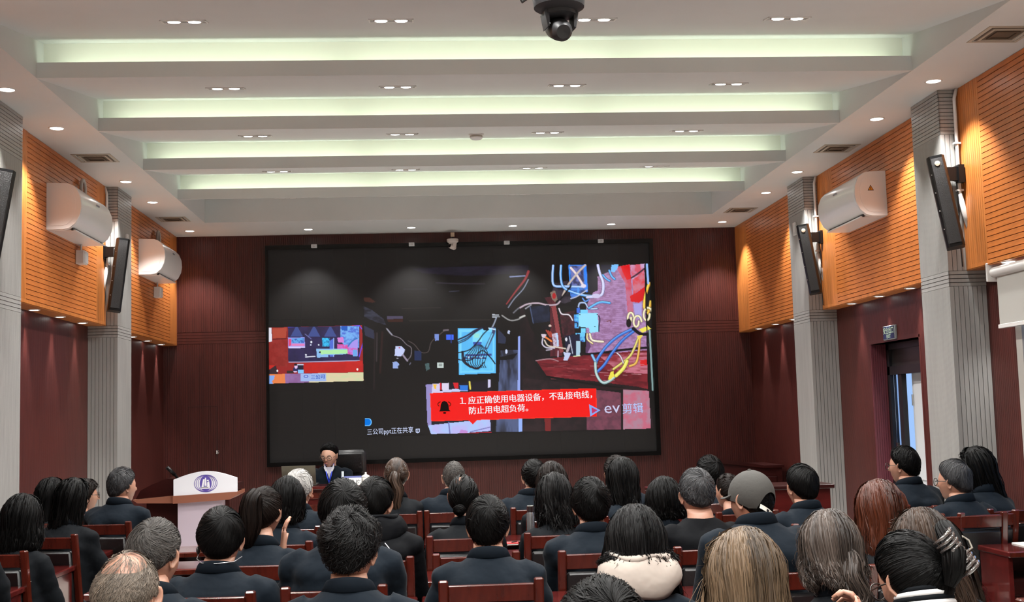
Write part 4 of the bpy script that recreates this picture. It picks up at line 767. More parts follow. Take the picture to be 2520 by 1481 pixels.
f = MB(); f.prism([(.02, .016), (.028, .016), (-.035, .20), (-.043, .198)], 0, -.165, .165); ob('screen_lid', f, mat('laptop_lid', (.10, .09, .065), .35, metal=.5), t)
t = empty('name_plate', 'white name plate with a blue band on the speaker\'s desk', 'name plate', (-.785, 12.10, DZt)); f = MB(); f.prism([(0, 0), (.08, 0), (.045, .085), (.035, .085)], 0, -.10, .10); ob('card', f, paper, t)
f = MB(); f.prism([(.025, .058), (.033, .0855), (.034, .0855), (.026, .058)], 0, -.10, .10); ob('blue_band', f, mat('band_blue', lin(80, 90, 150), .5), t)
text('plate_text', '刘 栋', .05, mat('ink_black', (.02, .02, .02), .6), t, (-.02, .003, .012), rot=(R(66), 0, 0), bold=.01)
t = empty('teacup', 'white lidded porcelain teacup on the right end of the speaker\'s desk', 'cup', (-.645, 12.15, DZt)); cm = mat('porcelain', (.75, .73, .68), .15, coat=.5)
f = MB(); f.lathe([(0, 0), (.026, 0), (.036, .03), (.038, .075), (.034, .075), (.032, .01), (0, .008)], n=24); ob('cup', f, cm, t, True); f = MB(); f.lathe([(.041, .073), (.036, .086), (.015, .096), (.008, .100), (.012, .108), (.008, .117), (0, .118)], n=24); ob('lid', f, cm, t, True)
f = MB(); f.tube([(.036+.022*math.sin(R(a)), 0, .042+.022*math.cos(R(a))) for a in range(0, 190, 20)], .004, 6); ob('handle', f, cm, t, True)
t = empty('phone_stand', 'thin pale upright card holder in front of the speaker', 'holder', (-.865, 12.08, DZt)); f = MB(); f.bbox(-.012, .012, 0, .008, 0, .135, .003); ob('upright', f, mat('card_pale', (.55, .62, .66), .4), t); f = MB(); f.bbox(-.022, .022, -.02, .03, 0, .008, .003); ob('foot', f, whitep, t)
t = empty('executive_chair', 'high backed black leather office chair behind the speaker', 'chair', (-.87, 12.78, .2)); f = MB(); f.bbox(-.20, .20, -.05, .05, .46, 1.10, .035); ob('backrest', f, leather, t, ang=60)
f = MB(); f.bbox(-.17, .17, -.075, -.045, .86, 1.07, .014); ob('head_cushion', f, leather, t, ang=60); f = MB(); f.bbox(-.17, .17, -.08, -.045, .5, .83, .015); ob('back_cushion', f, leather, t, ang=60)
f = MB(); f.bbox(-.26, .26, -.45, .06, .38, .47, .03); ob('seat', f, leather, t, ang=60)
for s in (-1, 1): f = MB(); f.tube([(s*.27, -.05, .45), (s*.29, -.06, .62), (s*.29, -.35, .63), (s*.27, -.38, .45)], .02, 8); ob('armrest', f, black, t, True)
f = MB(); f.tube([(0, -.2, .1), (0, -.2, .38)], .03, 10); ob('gas_post', f, chrome, t)
for k in range(5):
    a = k*1.2566; f = MB(); f.tube([(0, -.2, .1), (.28*math.cos(a), -.2+.28*math.sin(a), .06)], .02, 6); f.ball((.28*math.cos(a), -.2+.28*math.sin(a), .028), .028, 8, 6); ob('base_leg', f, black, t)
# ------------------------------------------------------------------ side furniture near the stage
t = empty('side_console', 'low dark red console desk with a sloping top in the far right corner', 'desk', (3.3, 12.9, .2)); f = MB(); f.prism([(-.32, .0), (-.32, .86), (-.28, .885), (.16, .80), (.36, .80), (.36, 0)], 1, -.3, .45); ob('body', f, darkred, t)
f = MB(); f.prism([(-.34, .86), (-.30, .90), (.17, .815), (.38, .815), (.38, .79), (.16, .79)], 1, -.32, .47); ob('top', f, darkred, t); f = MB(); f.bbox(-.27, .30, -.315, -.30, .1, .70, .005); ob('door_panel', f, darkred, t)
t = empty('front_table', 'long dark red table in front of the first row on the right', 'table', (2.62, 9.75, 0)); f = MB(); f.bbox(-.85, .62, -.06, .40, .955, .99, .006); ob('tabletop', f, darkred, t); f = MB(); f.box(-.82, .59, -.03, 0, .0, .955); ob('front_panel', f, deskw, t)
for x in (-.80, .56): f = MB(); f.box(x, x+.03, 0, .36, 0, .955); ob('side_panel', f, deskw, t)
# ------------------------------------------------------------------ audience chairs and desks
def pyr(f, x0, x1, y0, y1, z0, z1): f.bbox(x0, x1, y0, y1, z0, z1, .004)
def chair_proto():
    t = empty('wooden_chair', 'proto', 'chair'); w = .205; th = R(9)
    def lean(f, y0=-.0):
        f.v = [(x, y-(z-.45)*math.tan(th) if z > .45 else y, z) for x, y, z in f.v]; return f
    for s in (-1, 1):
        f = MB(); x = s*(w-.019); f.bbox(x-.019, x+.019, .055, .09, 0, .45, .003); f.bbox(x-.019, x+.019, .055, .09, .45, .985, .006); ob('back_post', lean(f), chairw, t)
        f = MB(); f.bbox(x-.019, x+.019, .44, .478, 0, .43, .003); ob('leg', f, chairw, t)
    f = MB(); f.bbox(-w+.037, w-.037, .058, .082, .895, .965, .004); ob('top_rail', lean(f), chairw, t)
    f = MB(); f.bbox(-w+.04, w-.04, .05, .095, .57, .882, .012); ob('back_cushion', lean(f), leather, t, ang=50)
    f = MB(); f.bbox(-w+.037, w-.037, .06, .08, .52, .56, .004); ob('lower_rail', lean(f), chairw, t)
    f = MB(); f.bbox(-w, w, .05, .49, .415, .47, .014); ob('seat', f, leather, t, ang=50)
    f = MB(); f.box(-w+.03, w-.03, .445, .465, .36, .415); f.box(-w+.03, w-.03, .065, .085, .36, .415)
    for s in (-1, 1): f.box(s*w-.012 if s > 0 else -w, w if s > 0 else -w+.012, .08, .45, .36, .415)
    ob('seat_frame', f, chairw, t)
    return t
CH = chair_proto(); chair_used = [False]
LEAN = .53*math.tan(R(9))-.055      # how far the top of the back sits behind the chair's origin
def place_chair(x, yc, rz, label, group='wooden audience chairs with black cushions'):
    if not chair_used[0]: o = CH; chair_used[0] = True
    else:
        o = CH.copy(); COL.objects.link(o)
        for c in CH.children: d = c.copy(); COL.objects.link(d); d.parent = o
    o.location = (x, yc+LEAN, 0); o.rotation_euler = (0, 0, rz); o['label'] = label; o['group'] = group; return o
def desk(x0, x1, yf, label, yd=.40, z=.80, hid=False):
    t = empty('long_desk', label, 'desk', ((x0+x1)/2, yf-yd, 0), group='long dark red audience desks'); w = (x1-x0)/2
    f = MB(); f.bbox(-w, w, 0, yd, z-.032, z, .006); ob('desktop', f, deskw, t)
    f = MB(); f.box(-w+.03, w-.03, yd-.05, yd-.03, .12, z-.032); ob('front_panel', f, deskw, t)
    for x in (-w+.01, w-.035): f = MB(); f.box(x, x+.025, .03, yd-.05, 0, z-.032); ob('side_panel', f, deskw, t)
    f = MB(); f.box(-w+.035, w-.035, .06, yd-.06, z-.17, z-.155); ob('shelf', f, darkred, t)
    f = MB(); f.prism([(0, 0)]*0+[(-.004, z-.03), (.0, z-.03), (.0, z-.004), (-.004, z-.006)], 0, -w+.01, w-.01); ob('edge_strip', f, chairw, t)
    return t
YC = [3.03, 3.93, 4.83, 5.73, 6.63, 7.53, 8.43]
rown = ['closest row to the camera', 'second row from the camera', 'third row from the camera', 'fourth row from the camera', 'fifth row from the camera', 'sixth row from the camera', 'frontmost row near the stage']
for j, yc in enumerate(YC):
    # the desk carries the writing surface for the people of the row behind it
    for x0, x1, nm in ((-2.90, -2.12, 'short desk by the left wall'), (-1.72, -.075, 'desk left of the centre gap'), (-.055, 1.75, 'desk right of the centre gap')):
        if j == 0 or (nm.startswith('short') and j < 3): continue
        desk(x0, x1, yc-.03, '%s, behind the chairs of the %s' % (nm, rown[j].replace(' from the camera', '').replace(' to the camera', '')))
    if j in (3, 4): desk(1.78, 2.35, yc-.03, 'short desk end in the right middle, behind the %s' % rown[j])
desk(3.12, 3.68, 6.93, 'desk by the right wall with papers on it', yd=.42)
desk(2.86, 3.44, 8.50, 'desk end beside the redhead woman near the front right')
# ------------------------------------------------------------------ people
def hair_mat(name, c1, c2, rough=.36, spec=.2, su=110, mixf=.5):
    if name in MATS: return MATS[name]
    m = bpy.data.materials.new(name); m.use_nodes = True; nt = m.node_tree; N = nt.nodes; L = nt.links; b = N['Principled BSDF']
    uv = N.new('ShaderNodeUVMap'); mp = N.new('ShaderNodeMapping'); mp.inputs['Scale'].default_value = (su, 1.6, 1); L.new(uv.outputs[0], mp.inputs[0])
    n = N.new('ShaderNodeTexNoise'); n.inputs['Scale'].default_value = 1; n.inputs['Detail'].default_value = 4; L.new(mp.outputs[0], n.inputs[0])
    r = N.new('ShaderNodeValToRGB'); r.color_ramp.elements[0].position = mixf-.12; r.color_ramp.elements[0].color = (*c1, 1); r.color_ramp.elements[1].position = mixf+.14; r.color_ramp.elements[1].color = (*c2, 1)
    mp2 = N.new('ShaderNodeMapping'); mp2.inputs['Scale'].default_value = (14, 1.2, 1); L.new(uv.outputs[0], mp2.inputs[0]); n2 = N.new('ShaderNodeTexNoise'); n2.inputs['Scale'].default_value = 1; L.new(mp2.outputs[0], n2.inputs[0])
    mx = N.new('ShaderNodeMath'); mx.operation = 'MULTIPLY_ADD'; mx.inputs[1].default_value = .55; L.new(n2.outputs[0], mx.inputs[0]); hf = N.new('ShaderNodeMath'); hf.operation = 'MULTIPLY'; hf.inputs[1].default_value = .45; L.new(n.outputs[0], hf.inputs[0]); L.new(hf.outputs[0], mx.inputs[2])
    L.new(mx.outputs[0], r.inputs[0]); L.new(r.outputs[0], b.inputs['Base Color']); b.inputs['Roughness'].default_value = rough; b.inputs['Specular IOR Level'].default_value = spec
    q = N.new('ShaderNodeBump'); q.inputs['Strength'].default_value = .35; q.inputs['Distance'].default_value = .003; L.new(n.outputs[0], q.inputs['Height']); L.new(q.outputs[0], b.inputs['Normal'])
    MATS[name] = m; return m
HM = dict(
    black=hair_mat('hair_black', (.0018, .0018, .0018), (.0040, .0037, .0037), .42, .07), soft=hair_mat('hair_soft_black', (.002, .002, .0022), (.0085, .008, .008), .42, .09),
    brownblack=hair_mat('hair_brown_black', (.003, .0022, .002), (.012, .008, .0065), .42, .08), brown=hair_mat('hair_brown', (.006, .0035, .0025), (.055, .033, .022), .42, su=60),
    ash=hair_mat('hair_ash_brown', (.012, .008, .005), (.16, .105, .062), .42, su=55), red=hair_mat('hair_auburn', (.010, .003, .0018), (.085, .021, .009), .36, su=70),
    greybrown=hair_mat('hair_grey_brown', (.006, .0045, .004), (.09, .068, .056), .36, su=50), salt=hair_mat('hair_salt', (.004, .004, .0045), (.055, .055, .058), .5, su=160),
    white=hair_mat('hair_white', (.12, .115, .11), (.42, .41, .39), .5, su=160), greyshort=hair_mat('hair_grey_short', (.008, .007, .0065), (.065, .058, .052), .6, su=170, mixf=.5),
    thin=hair_mat('hair_thin_over_scalp', (.03, .025, .02), (.16, .125, .095), .6, su=150, mixf=.5))
skinm = mat('skin', (.38, .20, .135), .5, var=.12, vscale=14, col2=(.34, .165, .11)); skinm.node_tree.nodes['Principled BSDF'].inputs['Subsurface Weight'].default_value = .08
skinm.node_tree.nodes['Principled BSDF'].inputs['Subsurface Radius'].default_value = (.01, .004, .002)
cloth_navy = mat('cloth_navy', (.0040, .0072, .0115), .80, bump=.55, bscale=7, bdist=.03, sheen=.03, spec=.08); cloth_black = mat('cloth_black', (.0030, .0033, .0042), .75, bump=.5, bscale=7, bdist=.03, spec=.06)
cloth_char = mat('cloth_charcoal', (.0042, .0052, .0066), .75, bump=.5, bscale=7, bdist=.03, spec=.07); cloth_grey = mat('cloth_grey', (.013, .0135, .014), .75, bump=.5, bscale=7, bdist=.03, sheen=.06, spec=.15)
collar_m = mat('collar_dark', (.0032, .0045, .0065), .75, spec=.07); trouser_m = mat('trousers_dark', (.010, .011, .014), .8); shoe_m = mat('shoe_black', (.01, .01, .01), .35)
cream = mat('hood_cream', (.36, .31, .27), .8, bump=.5, bscale=8, bdist=.02); CL = dict(navy=cloth_navy, black=cloth_black, char=cloth_char, grey=cloth_grey)
lip_m = mat('lips', (.36, .12, .10), .5); eye_w = mat('eye_white', (.55, .52, .50), .3); eye_d = mat('eye_dark', (.01, .007, .006), .2); brow_m = mat('brow', (.012, .010, .009), .7)
SA = np.array([.075, .094, .113, .118])
def skullR(d):
    d = np.asarray(d, float); az = np.where(d[..., 2] > 0, SA[2], SA[3]); taper = np.where(d[..., 2] < 0, 1-.20*np.abs(d[..., 2])**1.5, 1)
    r = 1/np.sqrt((d[..., 0]/(SA[0]*taper))**2+(d[..., 1]/np.where(d[..., 1] < 0, SA[1]*1.0, SA[1]))**2+(d[..., 2]/az)**2)
    return r
def dirv(az, el): return np.stack([np.sin(az)*np.cos(el), -np.cos(az)*np.cos(el), np.sin(el)], -1)   # az 0 = back of the head
def head_geo(f, ears=True):
    nu, nv = 36, 26; vs = []
    for j in range(nv+1):
        el = -PI/2+PI*j/nv
        for i in range(nu):
            d = dirv(np.array(2*PI*i/nu), np.array(el)); r = float(skullR(d)); x, y, z = d
            if y > 0:
                g = lambda cx, cz, sx, sz: math.exp(-((x-cx)/sx)**2-((z-cz)/sz)**2)
                r += .024*g(0, -.16, .10, .13)+.010*g(0, -.28, .13, .07)+.004*g(0, .18, .5, .08)-.007*(g(-.33, .04, .14, .10)+g(.33, .04, .14, .10))+.007*g(0, -.52, .2, .10)+.012*g(0, -.80, .22, .14)+.004*(g(-.5, -.25, .2, .2)+g(.5, -.25, .2, .2))
            elif z < -.5: r -= .030*(-z-.5)*2*(-y)
            vs.append(tuple(d*r))
    fs = [(j*nu+i, j*nu+(i+1) % nu, (j+1)*nu+(i+1) % nu, (j+1)*nu+i) for j in range(nv) for i in range(nu)]; f.add(vs, fs)
    for s in (-1, 1) if ears else ():
        vs = []; n = 14; rings_ = [(0, -.006), (.45, -.004), (.75, .004), (1.0, .005), (1.02, -.001), (.8, -.006), (.3, -.008)]
        T = Matrix.Translation((s*.077, -.004, -.010)) @ Matrix.Rotation(s*R(-28), 4, 'Z') @ Matrix.Rotation(s*R(8), 4, 'Y')
        for q, h in rings_:
            for i in range(n):
                a = 2*PI*i/n; rr = 1.0+.08*math.sin(a); wz = .033*(1 if math.sin(a) > 0 else .95); wy = .0185*(1.0 if math.sin(a) > -.2 else .72)
                vs.append(T @ Vector((s*h, q*wy*math.cos(a)*rr, q*wz*math.sin(a)*rr)))
        fs = [(j*n+i, j*n+(i+1) % n, (j+1)*n+(i+1) % n, (j+1)*n+i) for j in range(len(rings_)-1) for i in range(n)]; f.add(vs, fs if s > 0 else [q[::-1] for q in fs])
def hand_geo(f, T, s=1, curl=.5, sc=1.0):
    # palm along +y, thumb on side s, back of the hand +z
    rs = []
    for y, w, h in ((-.035, .024, .018), (0, .027, .016), (.03, .036, .014), (.065, .041, .012), (.088, .039, .010)):
        rs.append([T @ Vector((w*math.cos(a)*sc, y*sc, h*math.sin(a)*sc)) for a in [2*PI*i/10 for i in range(10)]])
    f.rings(rs)
    for k, (x, L) in enumerate(((-.030, .062), (-.011, .074), (.009, .070), (.028, .054))):
        x *= -s; p = Vector((x*sc, .078*sc, 0)); a = 0; pts = [T @ p]
        for q in range(3): a -= curl*(.35+.25*q); p = p+Vector((x*.06, math.cos(a)*L*.38*sc, math.sin(a)*L*.38*sc)); pts.append(T @ p)
        f.tube(pts, [.0092*sc, .0088*sc, .0080*sc, .0055*sc], 7)
    p = Vector((s*.026*sc, .005*sc, -.004)); pts = [T @ p]
    for dx, dy, dz in ((.022, .022, -.006), (.014, .030, -.008), (.004, .026, -.008)): p = p+Vector((s*dx*sc, dy*sc, dz*sc)); pts.append(T @ p)
    f.tube(pts, [.012*sc, .0105*sc, .0092*sc, .006*sc], 7)
def remeshed(name, f, m, voxel, sm=5, fold=.004, seed=0, ztop=9):
    me = f.mesh('tmp', m); o = bpy.data.objects.new('tmp', me); COL.objects.link(o)
    r_ = o.modifiers.new('r', 'REMESH'); r_.mode = 'VOXEL'; r_.voxel_size = voxel; s_ = o.modifiers.new('s', 'SMOOTH'); s_.factor = .5; s_.iterations = sm
    dg = bpy.context.evaluated_depsgraph_get(); e = bpy.data.meshes.new_from_object(o.evaluated_get(dg)); bpy.data.objects.remove(o); bpy.data.meshes.remove(me)
    e.name = name; e.materials.clear(); e.materials.append(m); n = len(e.vertices); P = np.empty(n*3, np.float32); e.vertices.foreach_get('co', P); P = P.reshape(-1, 3)
    Nn = np.empty(n*3, np.float32); e.vertex_normals.foreach_get('vector', Nn); Nn = Nn.reshape(-1, 3)
    if fold:
        rs = np.random.RandomState(seed); D = np.zeros(n)
        for k in range(7):
            w = rs.randn(3); w[1] *= .4; w /= np.linalg.norm(w); fr_ = rs.uniform(14, 34); q = P@w*fr_+rs.rand()*6+1.2*np.sin(P@rs.randn(3)*6+rs.rand()*6)
            D += np.abs(np.sin(q))**.7*np.clip(np.sin(P@rs.randn(3)*4.5+k*1.7)+.15, 0, 1)*(18/fr_)
        D -= D.mean(); P += Nn*(np.clip(D*.5, -.22, 1)*fold*np.clip((ztop-P[:, 2])/.09, 0, 1))[:, None]
    e.vertices.foreach_set('co', P.ravel()); e.polygons.foreach_set('use_smooth', np.full(len(e.polygons), True)); e.update(); return e
def ribbons(P, Nn, w, uoff=None, tip=.15, roll=.5, rs=rng):
    K, n, _ = P.shape; T = np.gradient(P, axis=1); T /= np.linalg.norm(T, axis=2, keepdims=True)+1e-9
    S = np.cross(T, Nn); S /= np.linalg.norm(S, axis=2, keepdims=True)+1e-9; N2 = np.cross(S, T); a = rs.uniform(-roll, roll, (K, 1, 1)); S = S*np.cos(a)+N2*np.sin(a)
    t = np.linspace(0, 1, n)[None, :, None]; tap = np.minimum(1, np.minimum(t*6+.3, (1-t)*3+tip)); ww = (w if np.ndim(w) == 0 else w[:, None, None])*tap
    V = np.stack([P-S*ww, P+S*ww], 2).reshape(-1, 3); i = (np.arange(K)[:, None]*n+np.arange(n-1)[None, :])*2
    F = np.stack([i, i+1, i+3, i+2], -1).reshape(-1, 4); u = (uoff if uoff is not None else rs.rand(K))[:, None, None]+np.array([0, .012])[None, None, :]; UV = np.stack([np.broadcast_to(u, (K, n, 2)), np.broadcast_to(t, (K, n, 2))], -1).reshape(-1, 2)
    return V, F, UV
def slerp(a, b, t):
    om = np.arccos(np.clip((a*b).sum(-1, keepdims=True), -1, 1)); so = np.sin(om)+1e-9; return np.sin((1-t)*om)/so*a+np.sin(t*om)/so*b
def merge(parts):
    V, F, U, b = [], [], [], 0
    for v, f, u in parts: V.append(v); F.append(f+b); U.append(u); b += len(v)
    return np.concatenate(V), np.concatenate(F), np.concatenate(U)
def grid_faces(nr, nc, wrap=True):
    i = np.arange(nr)[:, None]; j = np.arange(nc-1 if not wrap else nc)[None, :]; k = (j+1) % nc
    return np.stack([i[:-1]*nc+j, i[:-1]*nc+k, i[1:]*nc+k, i[1:]*nc+j], -1).reshape(-1, 4)
HL_M = [(0, -44), (35, -42), (62, -30), (78, -14), (92, -12), (104, 4), (122, 22), (150, 34), (180, 36)]
HL_F = [(0, -50), (40, -48), (65, -40), (85, -28), (100, -18), (115, 6), (135, 26), (180, 36)]
HL_B = [(0, -40), (35, -38), (62, -26), (78, -8), (92, -2), (104, 18), (122, 40), (150, 52), (180, 56)]
def hline(az, tab):
    a = np.degrees(np.abs((az+PI) % (2*PI)-PI)); x, y = zip(*tab); return np.radians(np.interp(a, x, y))
def wob(az, el, seed, k=4):
    rs = np.random.RandomState(seed); s = 0
    for i in range(k): s = s+np.sin(az*rs.randint(2, 9)+el*rs.uniform(2, 9)+rs.rand()*6)
    return s/k
def cap_fn(pole, tab, ttop, tside, tuck=.004, seed=1, wav=.2, swirl=0):
    az0, el0 = R(pole[0]), R(pole[1]); P = dirv(np.array(az0), np.array(el0))
    def fn(phi, t):
        phi = phi+swirl*(1-t)**2; hd = dirv(phi, hline(phi, tab)); d = slerp(np.broadcast_to(P, hd.shape), hd, t[..., None]); el = np.arcsin(np.clip(d[..., 2], -1, 1)); az = np.arctan2(d[..., 0], -d[..., 1])
        k = np.clip((el+.25)/1.1, 0, 1); k = k*k*(3-2*k); th = tside+(ttop-tside)*k; th = th*(1+wav*wob(az, el, seed)); e = np.clip((1-t)/.22, 0, 1)**.6; th = th*e-tuck*(1-e)
        return d*(skullR(d)+th)[..., None], d
    return fn
def shell(fn, nphi=72, nt=22, uvr=1.0):
    ph = np.linspace(0, 2*PI, nphi, endpoint=False); t = np.linspace(0, 1, nt); T, PH = np.meshgrid(t, ph, indexing='ij'); P, d = fn(PH, T)
    return P.reshape(-1, 3), grid_faces(nt, nphi), np.stack([PH/2/PI*uvr, T], -1).reshape(-1, 2)
def tufts(fn, K, n, lenr, lift, w, rs, jit=.25, tmax=.97, curl=0.0):
    ph = rs.rand(K)*2*PI; L = rs.uniform(*lenr, K); t0 = rs.rand(K)**.8*(tmax-L); t = np.clip(t0[:, None]+L[:, None]*np.linspace(0, 1, n)[None], 0, 1); pp = ph[:, None]+rs.randn(K)[:, None]*jit*np.linspace(0, 1, n)[None]*.6
    P, d = fn(pp, t); s = np.linspace(0, 1, n)[None, :, None]; lf = rs.rand(K)[:, None, None]*lift; P = P+d*(lf*s+.0008)+rs.randn(K, 1, 3)*lift*.3*s
    if curl: a = rs.rand(K)[:, None]*6+np.linspace(0, 5, n)[None]; P = P+np.stack([np.sin(a), np.cos(a), np.sin(a*1.3)], -1)*curl*s
    return ribbons(P, d, rs.uniform(.6, 1.2, K)*w, rs=rs, uoff=ph/2/PI+rs.randn(K)*.008, roll=.35)
def drape_fn(pole, tab, L, spread, back, thick, wave, wfreq, seed, azm=118, sideshift=0, compress=.28, frontlen=1.0, tipnoise=.25):
    cap = cap_fn(pole, tab, thick*1.15, thick, tuck=-.0, seed=seed, wav=.12); rs0 = np.random.RandomState(seed); phs = rs0.rand(8)*6
    def fn(phi, s):       # s 0..1 over cap and fall; fall length depends on azimuth
        a = (phi+PI) % (2*PI)-PI; ad = np.degrees(np.abs(a)); w = np.clip((azm+14-ad)/26, 0, 1); w = w*w*(3-2*w)
        Lz = L*w*(1+tipnoise*.5*(np.sin(a*3+phs[0])+.6*np.sin(a*7+phs[1])))*np.where(ad > 70, frontlen, 1)
        tc = .34+.66*(1-w); t = np.clip(s/tc, 0, 1); az_el = np.where(w > .02, R(-6), hline(phi, tab))
        eff = hline(phi, tab)*(1-w)+np.minimum(hline(phi, tab)+.0, R(-4))*w*1.0; eff = np.where(w > 0, hline(phi, tab)*(1-w)+R(-8)*w, eff)
        P0 = dirv(np.array(R(pole[0])), np.array(R(pole[1]))); hd = dirv(phi, eff); d = slerp(np.broadcast_to(P0, hd.shape), hd, t[..., None])
        th = thick*(1+.12*wob(a, d[..., 2], seed))*np.where(w > .5, 1, np.clip((1-t)/.2, .0, 1)**.6)-np.where(w > .5, 0, .004*t)
        Pc = d*(skullR(d)+th)[..., None]; f_ = np.clip((s-tc)/(1-tc+1e-6), 0, 1); fall = f_*Lz
        k = np.clip(f_*1.15, 0, 1); ac_ = a*(1-compress*k); base = Pc
        R_ = np.hypot(base[..., 0], base[..., 1])+1e-6; rx = (spread)*k; by = back*k
        X = R_*np.sin(ac_)+rx*np.sin(ac_)+sideshift*k; Y = -(R_*np.cos(ac_)+by*np.cos(ac_))
        wv = wave*k*np.sin(wfreq*fall+phs[2]+np.sin(a*4+phs[3])*1.6); X = X+wv*np.cos(a*2+phs[4]); Y = Y+wv*.8*np.sin(a*3+phs[5])
        tipin = np.clip((f_-.75)/.25, 0, 1)**2*.02; X = X-np.sin(ac_)*tipin; Y = Y+np.cos(ac_)*tipin*.5
        D = np.stack([np.sin(ac_), -np.cos(ac_), 0*ac_], -1); fall_mask = (f_ > 0)[..., None]
        Pf = np.stack([X, Y, base[..., 2]-fall], -1); nrm = np.where(fall_mask, D, d); return np.where(fall_mask, Pf, Pc), nrm
    return fn
def strands(fn, K, n, w, rs, lift=.006, wig=.004, lo=.0, hi=.0, azr=PI, roll=.6):
    ph = rs.uniform(-azr, azr, K); s1 = 1-rs.rand(K)*hi; s0 = rs.rand(K)*lo; s = s0[:, None]+(s1-s0)[:, None]*np.linspace(0, 1, n)[None]
    pp = ph[:, None]+rs.randn(K)[:, None]*.10*np.linspace(0, 1, n)[None]; P, d = fn(pp, s); q = np.linspace(0, 1, n)[None, :, None]
    P = P+d*(rs.uniform(.0005, 1, K)[:, None, None]*lift*np.clip(s*5, 0.02, 1)[..., None])+np.stack([np.sin(q[..., 0]*rs.uniform(4, 16, K)[:, None]+rs.rand(K)[:, None]*6)]*3, -1)*rs.randn(K, 1, 3)*wig*q
    return ribbons(P, d, rs.uniform(.5, 1.2, K)*w, uoff=(ph/2/PI)+rs.randn(K)*.01, roll=roll, rs=rs)
def bundle(path, rad, K, w, rs, wave=0, wf=3, uo=0):
    path = np.array(path); n = 14; t = np.linspace(0, 1, n); xs = np.linspace(0, 1, len(path)); C = np.stack([np.interp(t, xs, path[:, i]) for i in range(3)], -1); C[1:-1] = (C[:-2]+2*C[1:-1]+C[2:])/4
    Rr = np.interp(t, np.linspace(0, 1, len(rad)), rad); T = np.gradient(C, axis=0); T /= np.linalg.norm(T, axis=1, keepdims=True); A_ = np.cross(T, [1, 0.01, 0]); A_ /= np.linalg.norm(A_, axis=1, keepdims=True); B_ = np.cross(T, A_)
    parts = []; m = 12; th = np.linspace(0, 2*PI, m, endpoint=False); wv = wave*np.sin(t*wf*2*PI)*np.clip(t*3, 0, 1)
    C = C+wv[:, None]*np.array([1, .3, 0]); G = C[:, None]+(A_[:, None]*np.cos(th)[None, :, None]+B_[:, None]*np.sin(th)[None, :, None])*Rr[:, None, None]*.9
    V = G.reshape(-1, 3); parts.append((V, grid_faces(n, m), np.stack(np.broadcast_arrays((th/2/PI*.6)[None, :]+uo, t[:, None]), -1).reshape(-1, 2)))
    a = rs.rand(K)*2*PI; tw = rs.randn(K)*.5; q = a[:, None]+tw[:, None]*t[None]; rr = Rr[None]*rs.uniform(.9, 1.18, K)[:, None]; s1 = rs.uniform(.75, 1.04, K)
    O = A_[None]*np.cos(q)[..., None]+B_[None]*np.sin(q)[..., None]; P = C[None]+O*rr[..., None]+(np.sin(t[None]*rs.uniform(5, 14, K)[:, None]+rs.rand(K)[:, None]*6)*wave*.5)[..., None]*rs.randn(K, 1, 3)*.8
    parts.append(ribbons(P, O, rs.uniform(.6, 1.2, K)*w, rs=rs)); return parts
